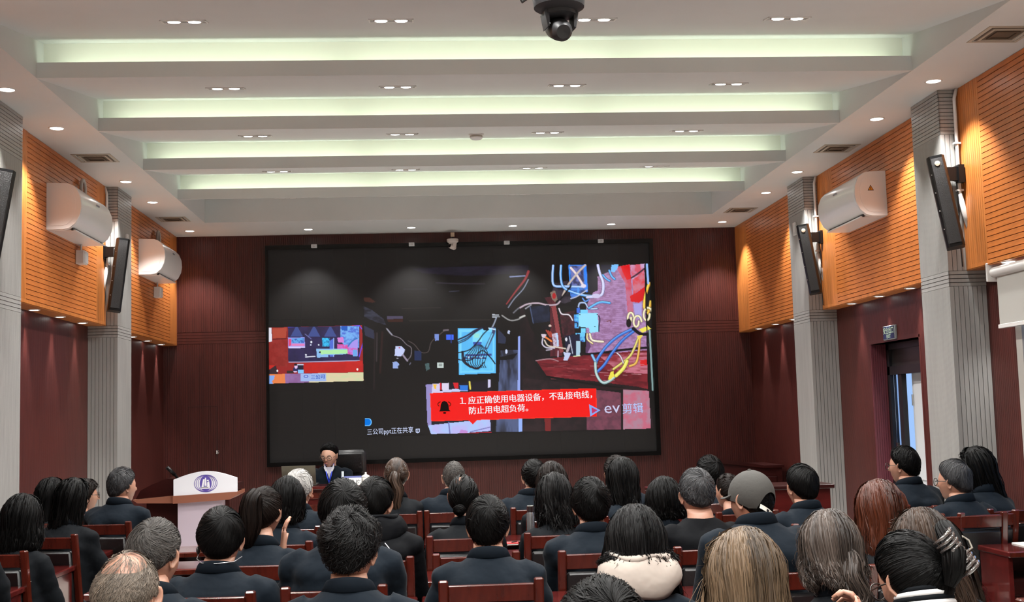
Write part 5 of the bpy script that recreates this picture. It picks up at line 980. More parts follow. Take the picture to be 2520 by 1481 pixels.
def make_hair(kind, p, rs, near):
    """returns list of (name, V, F, UV, material key)"""
    q = {3: 1.0, 2: .6, 1: .32}[near]; n = {3: 9, 2: 7, 1: 5}[near]; wm = {3: 1.0, 2: 1.5, 1: 2.2}[near]; c = p.get('hc', 'black'); sd = p['seed']; out = []
    if kind in ('short', 'buzz', 'curly', 'thick', 'thin', 'bald', 'flat'):
        tt, ts = {'short': (.022, .010), 'buzz': (.008, .005), 'curly': (.036, .008), 'thick': (.030, .017), 'thin': (.014, .010), 'bald': (.004, .008), 'flat': (.024, .013)}[kind]
        pole = {'bald': (0, 55), 'curly': (10, 62)}.get(kind, (p.get('whorl', 12), 48)); tab = p.get('tab', HL_M if kind not in ('bald',) else HL_B)
        fn = cap_fn(pole, tab, tt, ts, seed=sd, swirl=p.get('swirl', rs.choice([-1, 1])*rs.uniform(.8, 1.6)), wav={'curly': .3, 'thick': .25}.get(kind, .16)); parts = [] if kind == 'bald' else [shell(fn)]
        K, ln, lf, w, cu = {'short': (3600, (.12, .34), .005, .0013, 0), 'buzz': (1200, (.03, .08), .002, .0014, 0), 'curly': (4600, (.12, .28), .010, .0014, .005), 'thick': (3600, (.18, .42), .006, .0014, .0012), 'thin': (2200, (.1, .3), .004, .0014, 0), 'bald': (900, (.08, .2), .003, .0012, 0), 'flat': (3600, (.2, .5), .0025, .0014, 0)}[kind]
        if kind == 'bald':
            t1 = p.get('bt', .42); g = lambda phi, t: (lambda r_: (r_[0]*(1-(.012*np.clip((t1+.12-(t1+(1-t1)*t))/.12, 0, 1)))[..., None], r_[1]))(fn(phi, t1+(1-t1)*t))
            parts.append(shell(g)); parts.append(tufts(g, int(3800*q), n, (.1, .35), .004, .0012*wm, rs)); parts.append(tufts(fn, int(650*q), n, (.10, .25), .003, .0008*wm, rs))
        parts.append(tufts(fn, int(K*q), n, ln, lf, w*wm, rs, curl=cu, jit={'short': .38, 'thick': .42, 'curly': .75, 'thin': .38}.get(kind, .25))) if kind != 'bald' else None; out.append(('hair', *merge(parts), c))
    elif kind in ('long', 'bob'):
        fn = drape_fn(p.get('pole', (180, 72)), HL_F, p.get('L', .34), p.get('spread', .05), p.get('back', .03), p.get('thick', .020), p.get('wave', .006), p.get('wf', 22), sd, azm=p.get('azm', 112), sideshift=p.get('shift', 0), compress=p.get('comp', .25), frontlen=p.get('fl', 1.0), tipnoise=p.get('tip', .2))
        parts = [shell(fn, 80, 34)]
        v, f_, u = parts[0]; inner = v.copy(); inner[:, :2] *= .90; parts.append((inner, f_[:, ::-1], u))
        parts.append(strands(fn, int(2800*q), n+5, .0021*wm, rs, lift=.006, lo=.06, wig=p.get('wig', .005), hi=.12, roll=.7)); parts.append(strands(fn, int(600*q), n+5, .0016*wm, rs, lift=.011, wig=p.get('wig', .005)*2, lo=.3, hi=.0, roll=.9))
        for lk in p.get('locks', ()): parts += bundle(np.array(lk[0]), lk[1], int(420*q), .0020*wm, rs, wave=lk[2] if len(lk) > 2 else .008, wf=2.2)
        out.append(('hair', *merge(parts), c))
    elif kind in ('pony', 'bun', 'topknot', 'claw', 'lowtail'):
        pole = {'pony': (0, 2), 'bun': (0, -22), 'topknot': (0, 40), 'claw': (10, 8), 'lowtail': (0, 30)}[kind]; pole = p.get('pole', pole); fn = cap_fn(pole, HL_F, .013, .010, seed=sd, wav=.1)
        parts = [shell(fn, 84, 24)]; parts.append(strands(fn, int(2200*q), n, .0018*wm, rs, lift=.002, wig=.001, hi=.03, lo=.1, roll=.4)); out.append(('hair', *merge(parts), c))
        d = dirv(np.array(R(pole[0])), np.array(R(pole[1]))); b0 = d*(float(skullR(d))+.012)
        if kind in ('pony', 'lowtail'):
            L = p.get('L', .26); rad = p.get('rad', (.012, .03, .036, .034, .028, .012)); o_ = b0+d*.02; sx = p.get('tx', 0)
            path = [b0-d*.01, o_+d*.012, o_+np.array([sx*.3, -.01, -.06]), o_+np.array([sx*.6, -.012, -L*.5]), o_+np.array([sx, -.01, -L*.8]), o_+np.array([sx, .0, -L])]
            parts = bundle(path, rad, int(700*q), .0032*wm, rs, wave=p.get('wave', .003), wf=p.get('wfq', 2)); out.append(('ponytail', *merge(parts), c))
        elif kind in ('bun', 'topknot'):
            r_ = p.get('br', .036); parts = []; C = b0+d*r_*.55
            m_, k_ = 18, 12; th = np.linspace(0, PI, k_)[:, None]; ph = np.linspace(0, 2*PI, m_, endpoint=False)[None]; S_ = np.stack(np.broadcast_arrays(np.sin(th)*np.cos(ph), np.sin(th)*np.sin(ph), np.cos(th)+0*ph), -1); S_ = S_*(1+.10*np.sin(3*ph+4*th))[..., None]
            parts.append((S_.reshape(-1, 3)*r_*np.array([1.15, .85, .95])+C, grid_faces(k_, m_), np.stack(np.broadcast_arrays(ph/2/PI, th/PI), -1).reshape(-1, 2)))
            K = int(260*q); a0 = rs.rand(K)*6.28; tt = np.linspace(0, 1, n)[None]; an = a0[:, None]+tt*rs.uniform(1.2, 2.6, K)[:, None]; rr = rs.uniform(.2, 1.0, K)[:, None]; hh = np.sqrt(np.clip(1-rr**2, 0, 1))
            e1 = np.cross(d, [0, 0, 1.]); e1 /= np.linalg.norm(e1); e2 = np.cross(d, e1); O = (e1*np.cos(an)[..., None]+e2*np.sin(an)[..., None])*rr[..., None]+d*hh[..., None]
            parts.append(ribbons(C+O*r_*1.1*np.array([1.12, .88, .96]), O, rs.uniform(.6, 1.2, K)*.003*wm, rs=rs)); out.append(('hair_bun', *merge(parts), c))
        elif kind == 'claw':
            parts = []
            e = np.array([.45, 0, .9]); e /= np.linalg.norm(e)
            path = [b0-e*.075+d*.01, b0-e*.04+d*.03, b0+d*.036, b0+e*.04+d*.03, b0+e*.085+d*.006, b0+e*.10+d*.0+np.array([.01, 0, 0])]; parts = bundle(path, (.010, .024, .028, .027, .022, .008), int(500*q), .003*wm, rs, wave=.001); out.append(('hair_twist', *merge(parts), c))
    return out
COUNT = [0]
skinl = mat('skin_light', (.56, .34, .25), .5, var=.1, vscale=14, col2=(.52, .29, .20))
def person(u, v, Y, label, hair='short', sex='m', hc='black', cloth='navy', yaw=None, hyaw=0, pitch=0, hroll=0, lean=0, collar=True, w=None, extra=None, arms='desk', hs=1.0, near=None, dy=None, chair=True, **p):
    COUNT[0] += 1; i = COUNT[0]; rs = np.random.RandomState(100+i); p['seed'] = 100+i; p['hc'] = hc
    top = at(u, v, Y); ht = {'short': .022, 'buzz': .008, 'curly': .045, 'thick': .03, 'thin': .012, 'bald': .005, 'flat': .024, 'long': .022, 'bob': .02}.get(hair, .013)
    near = near or (3 if Y < 4.6 else 2 if Y < 7.2 else 1); zc = top.z-.113*hs-ht*.9; X = top.x
    if yaw is None: yaw = -math.atan2(.4-X, 13.8-Y)*.7
    t = empty('person', label, 'person', (X, Y, 0), rz=yaw, group='people in dark jackets listening to the talk' if arms != 'presenter' else None)
    k = (zc-.45)/.70; SW = (w or (.205 if sex == 'm' else .185))*.84; zn = zc-(.100 if sex == 'm' else .135)+p.get('dn', 0); zs = zn-(.062 if sex == 'm' else .068); bx = p.get('bx', 0); ty = -.075+lean*-.5
    # head + neck + torso + arms + hands: the one continuous body
    H = MB(); head_geo(H, ears=hair not in ('long', 'bob')); Hm = Matrix.Translation((0, .0, zc)) @ Matrix.Rotation(hyaw, 4, 'Z') @ Matrix.Rotation(pitch, 4, 'X') @ Matrix.Rotation(hroll, 4, 'Y') @ Matrix.Scale(hs, 4)
    body = MB(); body.add([Hm @ Vector(q) for q in H.v], H.f); nr = .060 if sex == 'm' else .050
    hb = Hm @ Vector((0, -.022, -.06))
    rs_ = []
    def ring(c, a, b, n=20, ex=2.4): return [Vector((c[0]+a*(abs(math.cos(th))**(2/ex))*(1 if math.cos(th) >= 0 else -1), c[1]+b*(abs(math.sin(th))**(2/ex))*(1 if math.sin(th) >= 0 else -1), c[2])) for th in [2*PI*j/n for j in range(n)]]
    for c, a, b in (((bx, ty-.02, .50), .14, .10), ((bx, ty-.01, .70), .125, .09), ((bx, ty, zs-.06), SW*.66, .075), ((bx, ty+.01, zs-.02), SW*.6, .06), ((bx, ty+.02, zn-.02), nr*1.12, nr*1.0), ((bx*.7, ty+.035, zn+.02), nr*1.03, nr*1.03)): rs_.append(ring(c, a, b, ex=2))
    rs_.append([Vector((hb.x+nr*math.cos(2*PI*j/20)*.98, hb.y+nr*math.sin(2*PI*j/20), hb.z)) for j in range(20)]); body.rings(rs_)
    # arms
    arm = []
    for s in (-1, 1):
        sh = Vector((bx+s*SW, ty+.012, zs-.022))
        if arms == 'cheek' and s == 1: el, wr_ = Vector((s*(SW+.03), .14, .84)), Vector((s*.068, .095, zc-.20)) 
        elif arms == 'chin' and s == -1: el, wr_ = Vector((s*(SW-.02), .17, .86)), Vector((s*.07, .13, zc-.17))
        elif arms == 'presenter': el, wr_ = Vector((s*(SW+.05), .11, .80)), Vector((-.10+s*.09, .26, .815))
        else: el, wr_ = Vector((bx+s*(SW+.03), ty+.10, zs-.27)), Vector((s*.06, .17, .665))
        arm.append((s, sh, el, wr_))
        body.tube([sh, el, wr_], [.036, .032, .025], 8)
        d = (wr_-el).normalized()
        if arms == 'cheek' and s == 1: T = Matrix.Translation(wr_+Vector((0, 0, .02))) @ Matrix.Rotation(R(75), 4, 'X') @ Matrix.Rotation(R(-70), 4, 'Y'); cu = .35
        elif arms == 'chin' and s == -1: T = Matrix.Translation(wr_+Vector((0, 0, .02))) @ Matrix.Rotation(R(60), 4, 'X') @ Matrix.Rotation(R(60), 4, 'Y'); cu = 1.1
        else: T = Matrix.Translation(wr_+d*.02+Vector((0, 0, -.005))) @ Matrix.Rotation(R(s*12), 4, 'Z') @ Matrix.Rotation(R(-8), 4, 'X'); cu = .5
        if arms in ('desk',) and near == 1 or arms == 'desk': T = Matrix.Translation((wr_.x-s*.01, wr_.y+.035, .655)) @ Matrix.Rotation(R(s*14), 4, 'Z')
        hand_geo(body, T, -s, cu)
    for s in (-1, 1): body.tube([(bx+s*.09, ty, .50), (bx+s*.12, .30, .52), (bx+s*.12, .33, .48), (bx+s*.12, .30, .10)], [.06, .055, .05, .035], 8)
    ob('body', body, skinm if arms != 'presenter' else skinl, t, True)
    # jacket
    J = MB(); rsj = []
    bo = 1.0 if sex == 'm' else .93
    for z, a, b, yo in ((.47, .185*bo, .145, -.02), (.58, .172*bo, .135, -.015), (.70, .178*bo, .13, -.01), ((.70+zs)/2, SW*.92, .132, -.004), (zs-.07, SW*1.0, .128, 0), (zs-.025, SW*.98, .112, .004), (zs+.012, SW*.78, .090, .012), (zs+.04, nr*1.75, .075, .018), (zn-.0, nr*1.22, nr*1.2, .03)):
        rsj.append(ring((bx, ty+yo, z), a, b, 28, 2.5))
    J.rings(rsj)
    for s, sh, el, wr_ in arm:
        d = (wr_-el).normalized(); J.tube([sh+Vector((-s*.05, 0, .012)), sh, sh+(el-sh)*.45, el, el+(wr_-el)*.5, wr_-d*.01], [.058, .061*(1 if sex == 'm' else .9), .057*bo, .052*bo, .044, .038], 14)
    jm = CL[cloth]; me = remeshed('jacket', J, jm, {3: .012, 2: .015, 1: .020}[near], {3: 7, 2: 5, 1: 4}[near], .028, i, zs+.025); link('jacket', me, t)
    if collar:
        f = MB(); n = 26; rr = []
        for (ro, dz) in ((.004, -.012), (.005, .014), (.008, .020), (.014, .013), (.027, -.024), (.023, -.030)):
            ring_ = []
            for j in range(n):
                a = 2*PI*j/n; bk = .5-.5*math.sin(a); ring_.append(Vector((bx*.8+(nr+ro)*1.06*math.cos(a), ty+.032+(nr+ro)*1.05*math.sin(a)+(.006 if dz < 0 else 0), zn+.004+dz*(.55+.45*bk)+.016*bk-.018*(1-bk))))
            rr.append(ring_)
        f.rings(rr, cap=False); ob('collar', f, collar_m if cloth != 'navy' or rs.rand() < .0 else mat('collar_navy', (.0036, .0062, .0098), .8, spec=.08), t, True)
    tr = MB()
    for s in (-1, 1): tr.tube([(bx+s*.085, ty-.03, .53), (bx+s*.11, .18, .545), (bx+s*.12, .34, .52), (bx+s*.12, .36, .44), (bx+s*.12, .32, .12)], [.088, .080, .068, .064, .05], 12)
    ob('trousers', tr, trouser_m, t, True)
    for s in (-1, 1): f = MB(); f.rings([ring((bx+s*.12, .36, z), a, b, 12) for z, a, b in ((.001, .045, .12), (.02, .046, .122), (.05, .044, .10), (.09, .04, .06))]); f.v = [(a, b-(c*.5 if c > .04 else 0), c) for a, b, c in f.v]; ob('shoe', f, shoe_m, t, True)
    # hair
    Rm = np.array(Hm.to_3x3()); o3 = np.array(Hm.translation)
    for name, V, F, UV, key in make_hair(hair, p, rs, near) if hair != 'none' else []:
        link(name, npmesh(name, V@Rm.T+o3, F, HM[key], UV), t)
    def hp(name, mb, m, smooth=True, ang=None): mb.v = [tuple(Hm @ Vector(q)) for q in mb.v]; return ob(name, mb, m, t, smooth, ang)
    if extra: extra(t, hp, Hm, dict(zn=zn, zs=zs, nr=nr, SW=SW, ty=ty, zc=zc, bx=bx, rs=rs, p=p, near=near))
    if chair and Y < 9.5: t['_seat'] = (X, Y)
    return t
def glasses(t, hp, Hm, k):
    f = MB()
    for s in (-1, 1):
        f.tube([(s*.074, .085, .006), (s*.080, .04, .008), (s*.081, -.005, .006), (s*.080, -.02, -.012)], .0022, 6)
        f.tube([(s*.036+.027*math.cos(a), .103-abs(.027*math.cos(a)*.12), .0+.022*math.sin(a)) for a in [2*PI*j/16 for j in range(17)]], .0022, 6)
    f.tube([(-.010, .106, .004), (0, .110, .006), (.010, .106, .004)], .0022, 6); hp('glasses', f, mat('glasses_frame', (.02, .015, .012), .3))
SEATS = []
def P_(*a, **k):
    t = person(*a, **k); SEATS.append((t.location.x, t.location.y, t.rotation_euler.z, k)); return t
def headset(t, hp, Hm, k):
    f = MB(); f.tube([(-.082, .02, -.03), (-.086, -.03, -.062), (-.060, -.088, -.078), (0, -.112, -.082), (.06, -.088, -.078), (.084, -.03, -.060)], .0022, 8); hp('headset_band', f, mat('headset_silver', (.35, .36, .38), .25, metal=.7)); f = MB(); f.ball((-.086, .0, -.03), (.008, .014, .016), 10, 6); hp('headset_earpiece', f, black)
def clip_small(t, hp, Hm, k):
    f = MB(); f.bbox(.0, .02, -.108, -.098, .050, .075, .003); f.v = [(a+.01, b+.006, c) for a, b, c in f.v]; hp('hair_clip', f, mat('clip_white', (.6, .58, .58), .3))
def scrunchie(col):
    def fn(t, hp, Hm, k):
        f = MB(); pole = k['p'].get('pole', (0, 2)); d = Vector(dirv(np.array(R(pole[0])), np.array(R(pole[1])))); c = d*(float(skullR(np.array(d)))+.020); e1 = d.cross(Vector((0, 0, 1))).normalized(); e2 = d.cross(e1)
        f.tube([c+(e1*math.cos(a)+e2*math.sin(a))*.017 for a in [2*PI*j/16 for j in range(17)]], .008, 8); hp('hair_tie', f, mat('tie_%d' % int(col[0]*99), col, .7))
    return fn
def cap_hat(t, hp, Hm, k):
    m = mat('cap_grey', (.036, .034, .030), .85, bump=.3, bscale=60); V = []; nu, nv = 48, 16
    f = MB()
    for j in range(nv+1):
        for i in range(nu):
            az = 2*PI*i/nu; a = abs((az+PI) % (2*PI)-PI); lo = R(float(np.interp(math.degrees(a), [0, 12, 26, 36, 60, 95, 130, 180], [14, 12, -4, -24, -24, -6, 4, 6])))
            el = lo+(PI/2-lo)*j/nv; d = dirv(np.array(az), np.array(el)); r = float(skullR(d))+.011+.006*math.sin(el*2)+(.0015 if abs((az/(PI/3)) % 1-.5) > .47 else 0); V.append(tuple(d*r))
    f.add(V, [(j*nu+i, j*nu+(i+1) % nu, (j+1)*nu+(i+1) % nu, (j+1)*nu+i) for j in range(nv) for i in range(nu)]); hp('cap_crown', f, m)
    f = MB(); f.ball((0, 0, .127), (.009, .009, .005), 10, 6); hp('cap_button', f, m)
    f = MB(); f.rings([[Vector((.085*math.sin(R(a))*q, .06+q*.085*math.cos(R(a))*(1 if q == 1 else 1.0)+(.0 if q == 1 else .0), .022+dz-abs(math.sin(R(a)))*.012)) for a in range(-80, 81, 10)]+[Vector((.085*math.sin(R(a))*q, .04+dz, .022+dz)) for a in (80, 0, -80)] for q, dz in ((1.0, 0), (1.0, .004))]); hp('cap_brim', f, m)
    sm = mat('strap_cream', (.55, .53, .47), .7); f = MB(); dq = lambda s_: dirv(np.array(R(-30+52*s_)), np.array(R(-16-26*s_))); q_ = [dq(i/8) for i in range(9)]; up_ = Vector((.45, 0, .9)); rs_ = []
    for d in q_: r0 = float(skullR(d))+.012; c = Vector(d*r0); o_ = Vector(d)*.003; rs_.append([c-up_*.009, c-up_*.009+o_, c+up_*.009+o_, c+up_*.009])
    f.rings(rs_); hp('cap_strap', f, sm, False)
    for a_, b_ in ((.30, .42), (.50, .56), (.60, .66), (.70, .76), (.80, .86)):
        f = MB(); rs_ = []
        for s_ in (a_, b_): d = dq(s_); c = Vector(d*(float(skullR(d))+.0156)); rs_.append([c-up_*.005, c-up_*.005+Vector(d)*.0006, c+up_*.005+Vector(d)*.0006, c+up_*.005])
        f.rings(rs_); hp('strap_print', f, black, False)
def hood(m):
    def fn(t, hp, Hm, k):
        f = MB(); up_ = k['p'].get('hoodup', 0); zn, ty, nr, SW = k['zn'], k['ty'], k['nr'], k['SW']; rr = []; n = 64; wd = k['p'].get('hoodw', 1.0)
        for ro, dz, sag in ((.010, .010, 0), (.012, .028, 0), (.022, .038, 0), (.036, .040, 0), (.052, .032, .008), (.066, .018, .018), (.076, .0, .03), (.079, -.018, .04), (.074, -.035, .048), (.062, -.048, .048), (.045, -.055, .04), (.02, -.03, .01)):
            rr.append([Vector(((nr+ro*wd)*1.15*math.cos(a), ty+.03+(nr+ro*.75)*math.sin(a), zn+dz+.01+up_-sag*max(0, -math.sin(a))-.05*max(0, math.sin(a))+.004*math.sin(a*5+ro*60)+.006*max(0, math.sin(a*3+ro*130+1))**2*min(1, ro/.04))) for a in [2*PI*j/n for j in range(n)]])
        f.rings(rr, cap=False); e = remeshed('hood', f, m, .010, 3, 0) if False else None; ob('hood', f, m, t, True)
        f = MB(); f.tube([((nr+.034*wd)*1.15*math.cos(a), ty+.03+(nr+.024)*math.sin(a), zn+.050+up_-.05*max(0, math.sin(a))+.006*math.sin(a*4)) for a in [2*PI*j/32 for j in range(33)]], [.012+.005*math.sin(j*.9) for j in range(33)], 8); ob('hood_rim', f, m, t, True)
    return fn
def varsity(t, hp, Hm, k):
    nr, zn, ty = k['nr'], k['zn'], k['ty']
    for ro, dz, m, nm in ((.020, -.012, cloth_char, 'rib_collar'), (.017, .002, mat('stripe_white', (.6, .6, .6), .7), 'collar_stripe'), (.014, .014, cloth_char, 'rib_collar'), (.011, .026, mat('stripe_white', (.6, .6, .6), .7), 'collar_stripe'), (.007, .037, cloth_char, 'rib_collar')):
        f = MB(); f.tube([((nr+ro)*1.08*math.cos(a), ty+.035+(nr+ro)*math.sin(a), zn+dz+.014*(.5-.5*math.sin(a))-.02*(.5+.5*math.sin(a))) for a in [2*PI*j/24 for j in range(25)]], .0085, 8); ob(nm, f, m, t, True)
    m = mat('claw_shell', (.05, .042, .04), .08, coat=1, spec=.8); d = dirv(np.array(R(10)), np.array(R(8))); b0 = Vector(d*(float(skullR(d))+.070)); e = Vector((-.42, 0, .9)).normalized(); sd_ = Vector((.9, 0, .42)).normalized(); dd = Vector(d)
    f = MB(); f.tube([b0+e*q+dd*(.004-abs(q)*.12) for q in (-.055, -.03, 0, .03, .055)], [.004, .006, .006, .006, .004], 8); hp('claw_spine', f, m)
    for j in range(9):
        q = -.052+j*.013; f = MB(); f.tube([b0+e*q+sd_*(-.028)+dd*(-.030), b0+e*q+sd_*(-.022)+dd*(-.004), b0+e*q+dd*.006, b0+e*q+sd_*.022+dd*(-.004), b0+e*q+sd_*.026+dd*(-.03)], [.003, .0048, .0052, .0048, .003], 7); hp('claw_tooth', f, m)
    f = MB(); f.tube([b0+sd_*x+e*y+dd*.002 for x, y in ((.004, .012), (.030, .018), (.038, .0), (.030, -.018), (.004, -.012), (.004, .012))], .003, 6); hp('claw_grip', f, mat('claw_clear', (.22, .20, .17), .1, spec=.8))
    glasses(t, hp, Hm, k)
def piping(t, hp, Hm, k):
    SW, zs, ty = k['SW'], k['zs'], k['ty']; f = MB(); f.tube([(SW*.35, ty-.125, zs-.0), (SW*.62, ty-.135, zs-.06), (SW*.80, ty-.135, zs-.14), (SW*.9, ty-.133, zs-.24)], .0022, 6); ob('piping', f, mat('piping_silver', (.45, .47, .5), .4), t, True); hood(cloth_black)(t, hp, Hm, k)
L_ = 'person'
# near rows (sizes and places read from the photograph)
P_(310, 1353, 3.22, 'man with thinning hair over a bald crown, nearest on the left, bent slightly forward', 'bald', hc='thin', cloth='char', pitch=R(-26), w=.22, hs=1.02, tab=HL_B, bt=.40)
P_(1830, 1299, 3.24, 'woman with long straight ash brown hair, in front of the man in the cap', 'long', 'f', hc='ash', cloth='char', L=.40, spread=.055, back=.045, wave=.010, thick=.024, wig=.010)
P_(2242, 1302, 3.10, 'woman in grey jacket with striped collar, large shiny claw clip in her hair', 'claw', 'f', hc='black', cloth='grey', collar=False, hyaw=R(14), pitch=R(-22), hroll=R(-6), extra=varsity, arms='chin', yaw=R(10), w=.21, dn=.075, bx=.035)
P_(1478, 1424, 2.42, 'person whose fuzzy dark hair shows at the bottom edge of the photo', 'thick', hc='black', cloth='black', hs=.95)
P_(378, 1276, 4.12, 'man with greying hair thinning at the crown, behind the nearest man on the left', 'thin', hc='greyshort', cloth='navy', pitch=R(-12), hyaw=R(-16), w=.205)
P_(860, 1248, 4.12, 'man with curly black hair in the centre left foreground', 'curly', hc='soft', cloth='navy', hyaw=R(-8), w=.215, extra=glasses, tab=[(0, -36), (35, -34), (62, -24), (78, -8), (92, -4), (104, 8), (122, 24), (150, 34), (180, 36)])
P_(1562, 1240, 4.15, 'woman with long black hair and a cream hood over her jacket', 'long', 'f', hc='soft', cloth='navy', collar=False, extra=hood(cream), L=.05, fl=4.2, spread=.05, back=.0, thick=.022, hoodw=.95, hoodup=.05, wave=.004, comp=.02)
P_(2040, 1254, 4.16, 'woman in a black blazer with wavy brown hair falling down her back', 'long', 'f', hc='greybrown', cloth='char', L=.11, fl=1.0, spread=.015, back=.03, wave=.010, wf=30, comp=.3, thick=.024, wig=.006, tip=.3, locks=[([(.02, -.090, .03), (.02, -.122, -.05), (.035, -.135, -.13), (.015, -.145, -.19), (.035, -.145, -.25)], (.006, .030, .038, .030, .010), .012)])
P_(2268, 1248, 4.12, 'woman with long brown hair spread over her shoulders, behind the claw clip woman', 'long', 'f', hc='brown', cloth='navy', L=.38, spread=.06, back=.05, wave=.010, thick=.022, shift=.06, wig=.010)
# third row
P_(543, 1247, 5.0, 'man with black hair wearing a thin silver headset band behind his neck', 'flat', hc='black', cloth='navy', extra=headset, pitch=R(-6), hyaw=R(8), w=.22, hs=1.03)
P_(842, 1181, 5.05, 'man with thick black hair seated directly in front of the curly haired man', 'thick', hc='black', cloth='navy', w=.23)
P_(1198, 1219, 5.07, 'man with short black hair in front of the empty wooden chair in the centre', 'short', hc='black', cloth='navy', w=.215, hyaw=R(-6))
P_(1847, 1160, 5.07, 'man in a grey baseball cap with a pale printed strap at the back', 'buzz', hc='black', cloth='navy', extra=cap_hat, hyaw=R(30), pitch=R(-6), hroll=R(4), w=.235, dn=.022, tab=HL_F)
P_(2163, 1180, 5.1, 'woman with straight auburn red hair', 'long', 'f', hc='red', cloth='char', L=.22, spread=.02, back=.02, wave=.006, thick=.024, comp=.15)
# fourth row
P_(650, 1196, 5.97, 'woman with a black ponytail resting her cheek on her hand', 'lowtail', 'f', hc='brownblack', cloth='navy', extra=clip_small, arms='cheek', hyaw=R(-20), hroll=R(6), L=.25, rad=(.02, .038, .046, .046, .036, .018), pole=(0, 40), w=.19, yaw=R(-6))
P_(922, 1173, 5.97, 'man in a black hooded jacket with silver piping on the shoulder', 'flat', hc='black', cloth='black', collar=False, extra=piping, w=.215, hyaw=R(-18))
P_(1451, 1176, 5.97, 'man with thick black hair wearing a collared jacket, right of the wavy haired woman', 'thick', hc='black', cloth='navy', w=.215)
P_(1712, 1153, 5.97, 'man in a round necked black top with short greying hair and visible ears', 'short', hc='salt', cloth='black', collar=False, w=.215, tab=[(0, -34), (35, -32), (62, -22), (78, -6), (92, -4), (104, 8), (122, 24), (150, 34), (180, 36)])
P_(-100, 1215, 5.9, 'person mostly outside the left edge whose dark sleeve rests on the desk', 'short', cloth='char')
P_(2650, 1150, 5.6, 'person mostly outside the right edge whose dark sleeve shows beside the papers', 'short', cloth='navy')
# fifth row
P_(54, 1216, 6.87, 'woman with shoulder length black hair at the left edge', 'long', 'f', hc='black', cloth='char', L=.17, spread=.03, back=.01, thick=.026, tip=.12)
P_(704, 1170, 6.87, 'woman with long black hair leaning left, between the ponytail woman and the white haired man', 'long', 'f', hc='black', cloth='navy', L=.11, spread=.0, back=.0, hyaw=R(18), comp=.2, hroll=R(6))
P_(1139, 1167, 6.87, 'woman with black hair tied in a low knotted bun', 'bun', 'f', hc='black', cloth='char', br=.030, w=.20, extra=scrunchie((.5, .12, .06)), pole=(-12, -30))
P_(1362, 1162, 6.87, 'woman with long wavy black hair reaching her shoulder blades', 'long', 'f', hc='soft', cloth='char', L=.17, spread=.02, back=.02, wave=.012, wf=34, wig=.012, thick=.022, shift=.02, tip=.35)
P_(1633, 1173, 6.87, 'person with a smooth black bob with a thin parting', 'bob', 'f', hc='black', cloth='navy', L=.09, spread=.012, back=-.01, thick=.024, comp=.1, tip=.05)
P_(1970, 1141, 6.87, 'man with combed black hair, in front of the grooved far right column', 'flat', hc='black', cloth='navy', w=.215, hyaw=R(8))
P_(2345, 1130, 7.18, 'man with grey hair and glasses on the right, in front of the near right column', 'flat', hc='salt', cloth='navy', extra=glasses, hyaw=R(26), yaw=R(16), w=.215)
P_(2402, 1096, 7.38, 'woman with long straight black hair by the near right column', 'long', 'f', hc='black', cloth='navy', L=.24, spread=.01, back=.03, shift=.05, hyaw=R(20), yaw=R(20), thick=.018, w=.17)
# sixth row
P_(178, 1174, 7.77, 'long black haired woman, middle and nearest of the three by the left wall', 'long', 'f', hc='black', cloth='char', L=.24, spread=.02, back=.02, hyaw=R(-22), thick=.020, shift=-.02)
P_(735, 1155, 7.77, 'man with white hair in a dark collared jacket', 'short', hc='white', cloth='navy', hyaw=R(-10), w=.205)
P_(1357, 1133, 7.77, 'woman with dark brown hair behind the wavy haired woman', 'long', 'f', hc='brownblack', cloth='char', L=.2, spread=.0)
P_(1530, 1124, 7.77, 'woman with long straight black hair hiding most of a man seated in front of her', 'long', 'f', hc='black', cloth='navy', L=.20, spread=.0, back=.02, thick=.024, comp=.35)
P_(1790, 1164, 7.77, 'woman with a round topknot beside the man in the cap', 'topknot', 'f', hc='brownblack', cloth='navy', br=.040, hyaw=R(28), pole=(10, 36), hs=.93)
P_(2222, 1097, 7.85, 'man with black hair and glasses in front of the exit doorway', 'short', hc='black', cloth='navy', extra=glasses, hyaw=R(28), yaw=R(14), w=.205)
# front row
P_(125, 1173, 8.65, 'woman with long black hair at the far left, behind the other long haired women', 'long', 'f', hc='black', cloth='char', L=.34, spread=.02)
P_(207, 1176, 9.4, 'woman in glasses with a reddish fringe showing her profile near the left wall', 'long', 'f', hc='brownblack', cloth='char', L=.3, spread=.0, extra=glasses, hyaw=R(-45), yaw=R(-20), azm=95)
P_(301, 1150, 8.62, 'man with short greying hair seated by the far left column', 'short', hc='salt', cloth='navy', hyaw=R(-30), yaw=R(-14), w=.215)
P_(975, 1125, 8.67, 'woman with a long brown ponytail tied with a cream band', 'pony', 'f', hc='brown', cloth='char', L=.30, rad=(.012, .034, .044, .044, .036, .016), wave=.010, wfq=2.5, extra=scrunchie((.7, .6, .42)), tx=.01)
P_(1116, 1134, 8.67, 'man with very short grey hair in the front row left of centre', 'buzz', hc='greyshort', cloth='navy', w=.225, bx=-.02)
P_(1313, 1130, 8.67, 'man with short black hair in the front row at the centre', 'short', hc='black', cloth='navy', w=.215, bx=-.05)
P_(1515, 1121, 8.67, 'man in the front row almost hidden by the long haired woman', 'short', hc='brownblack', cloth='navy', hyaw=R(6))
P_(1745, 1121, 8.67, 'man with thick black hair in the front row right of the screen', 'thick', hc='black', cloth='navy')
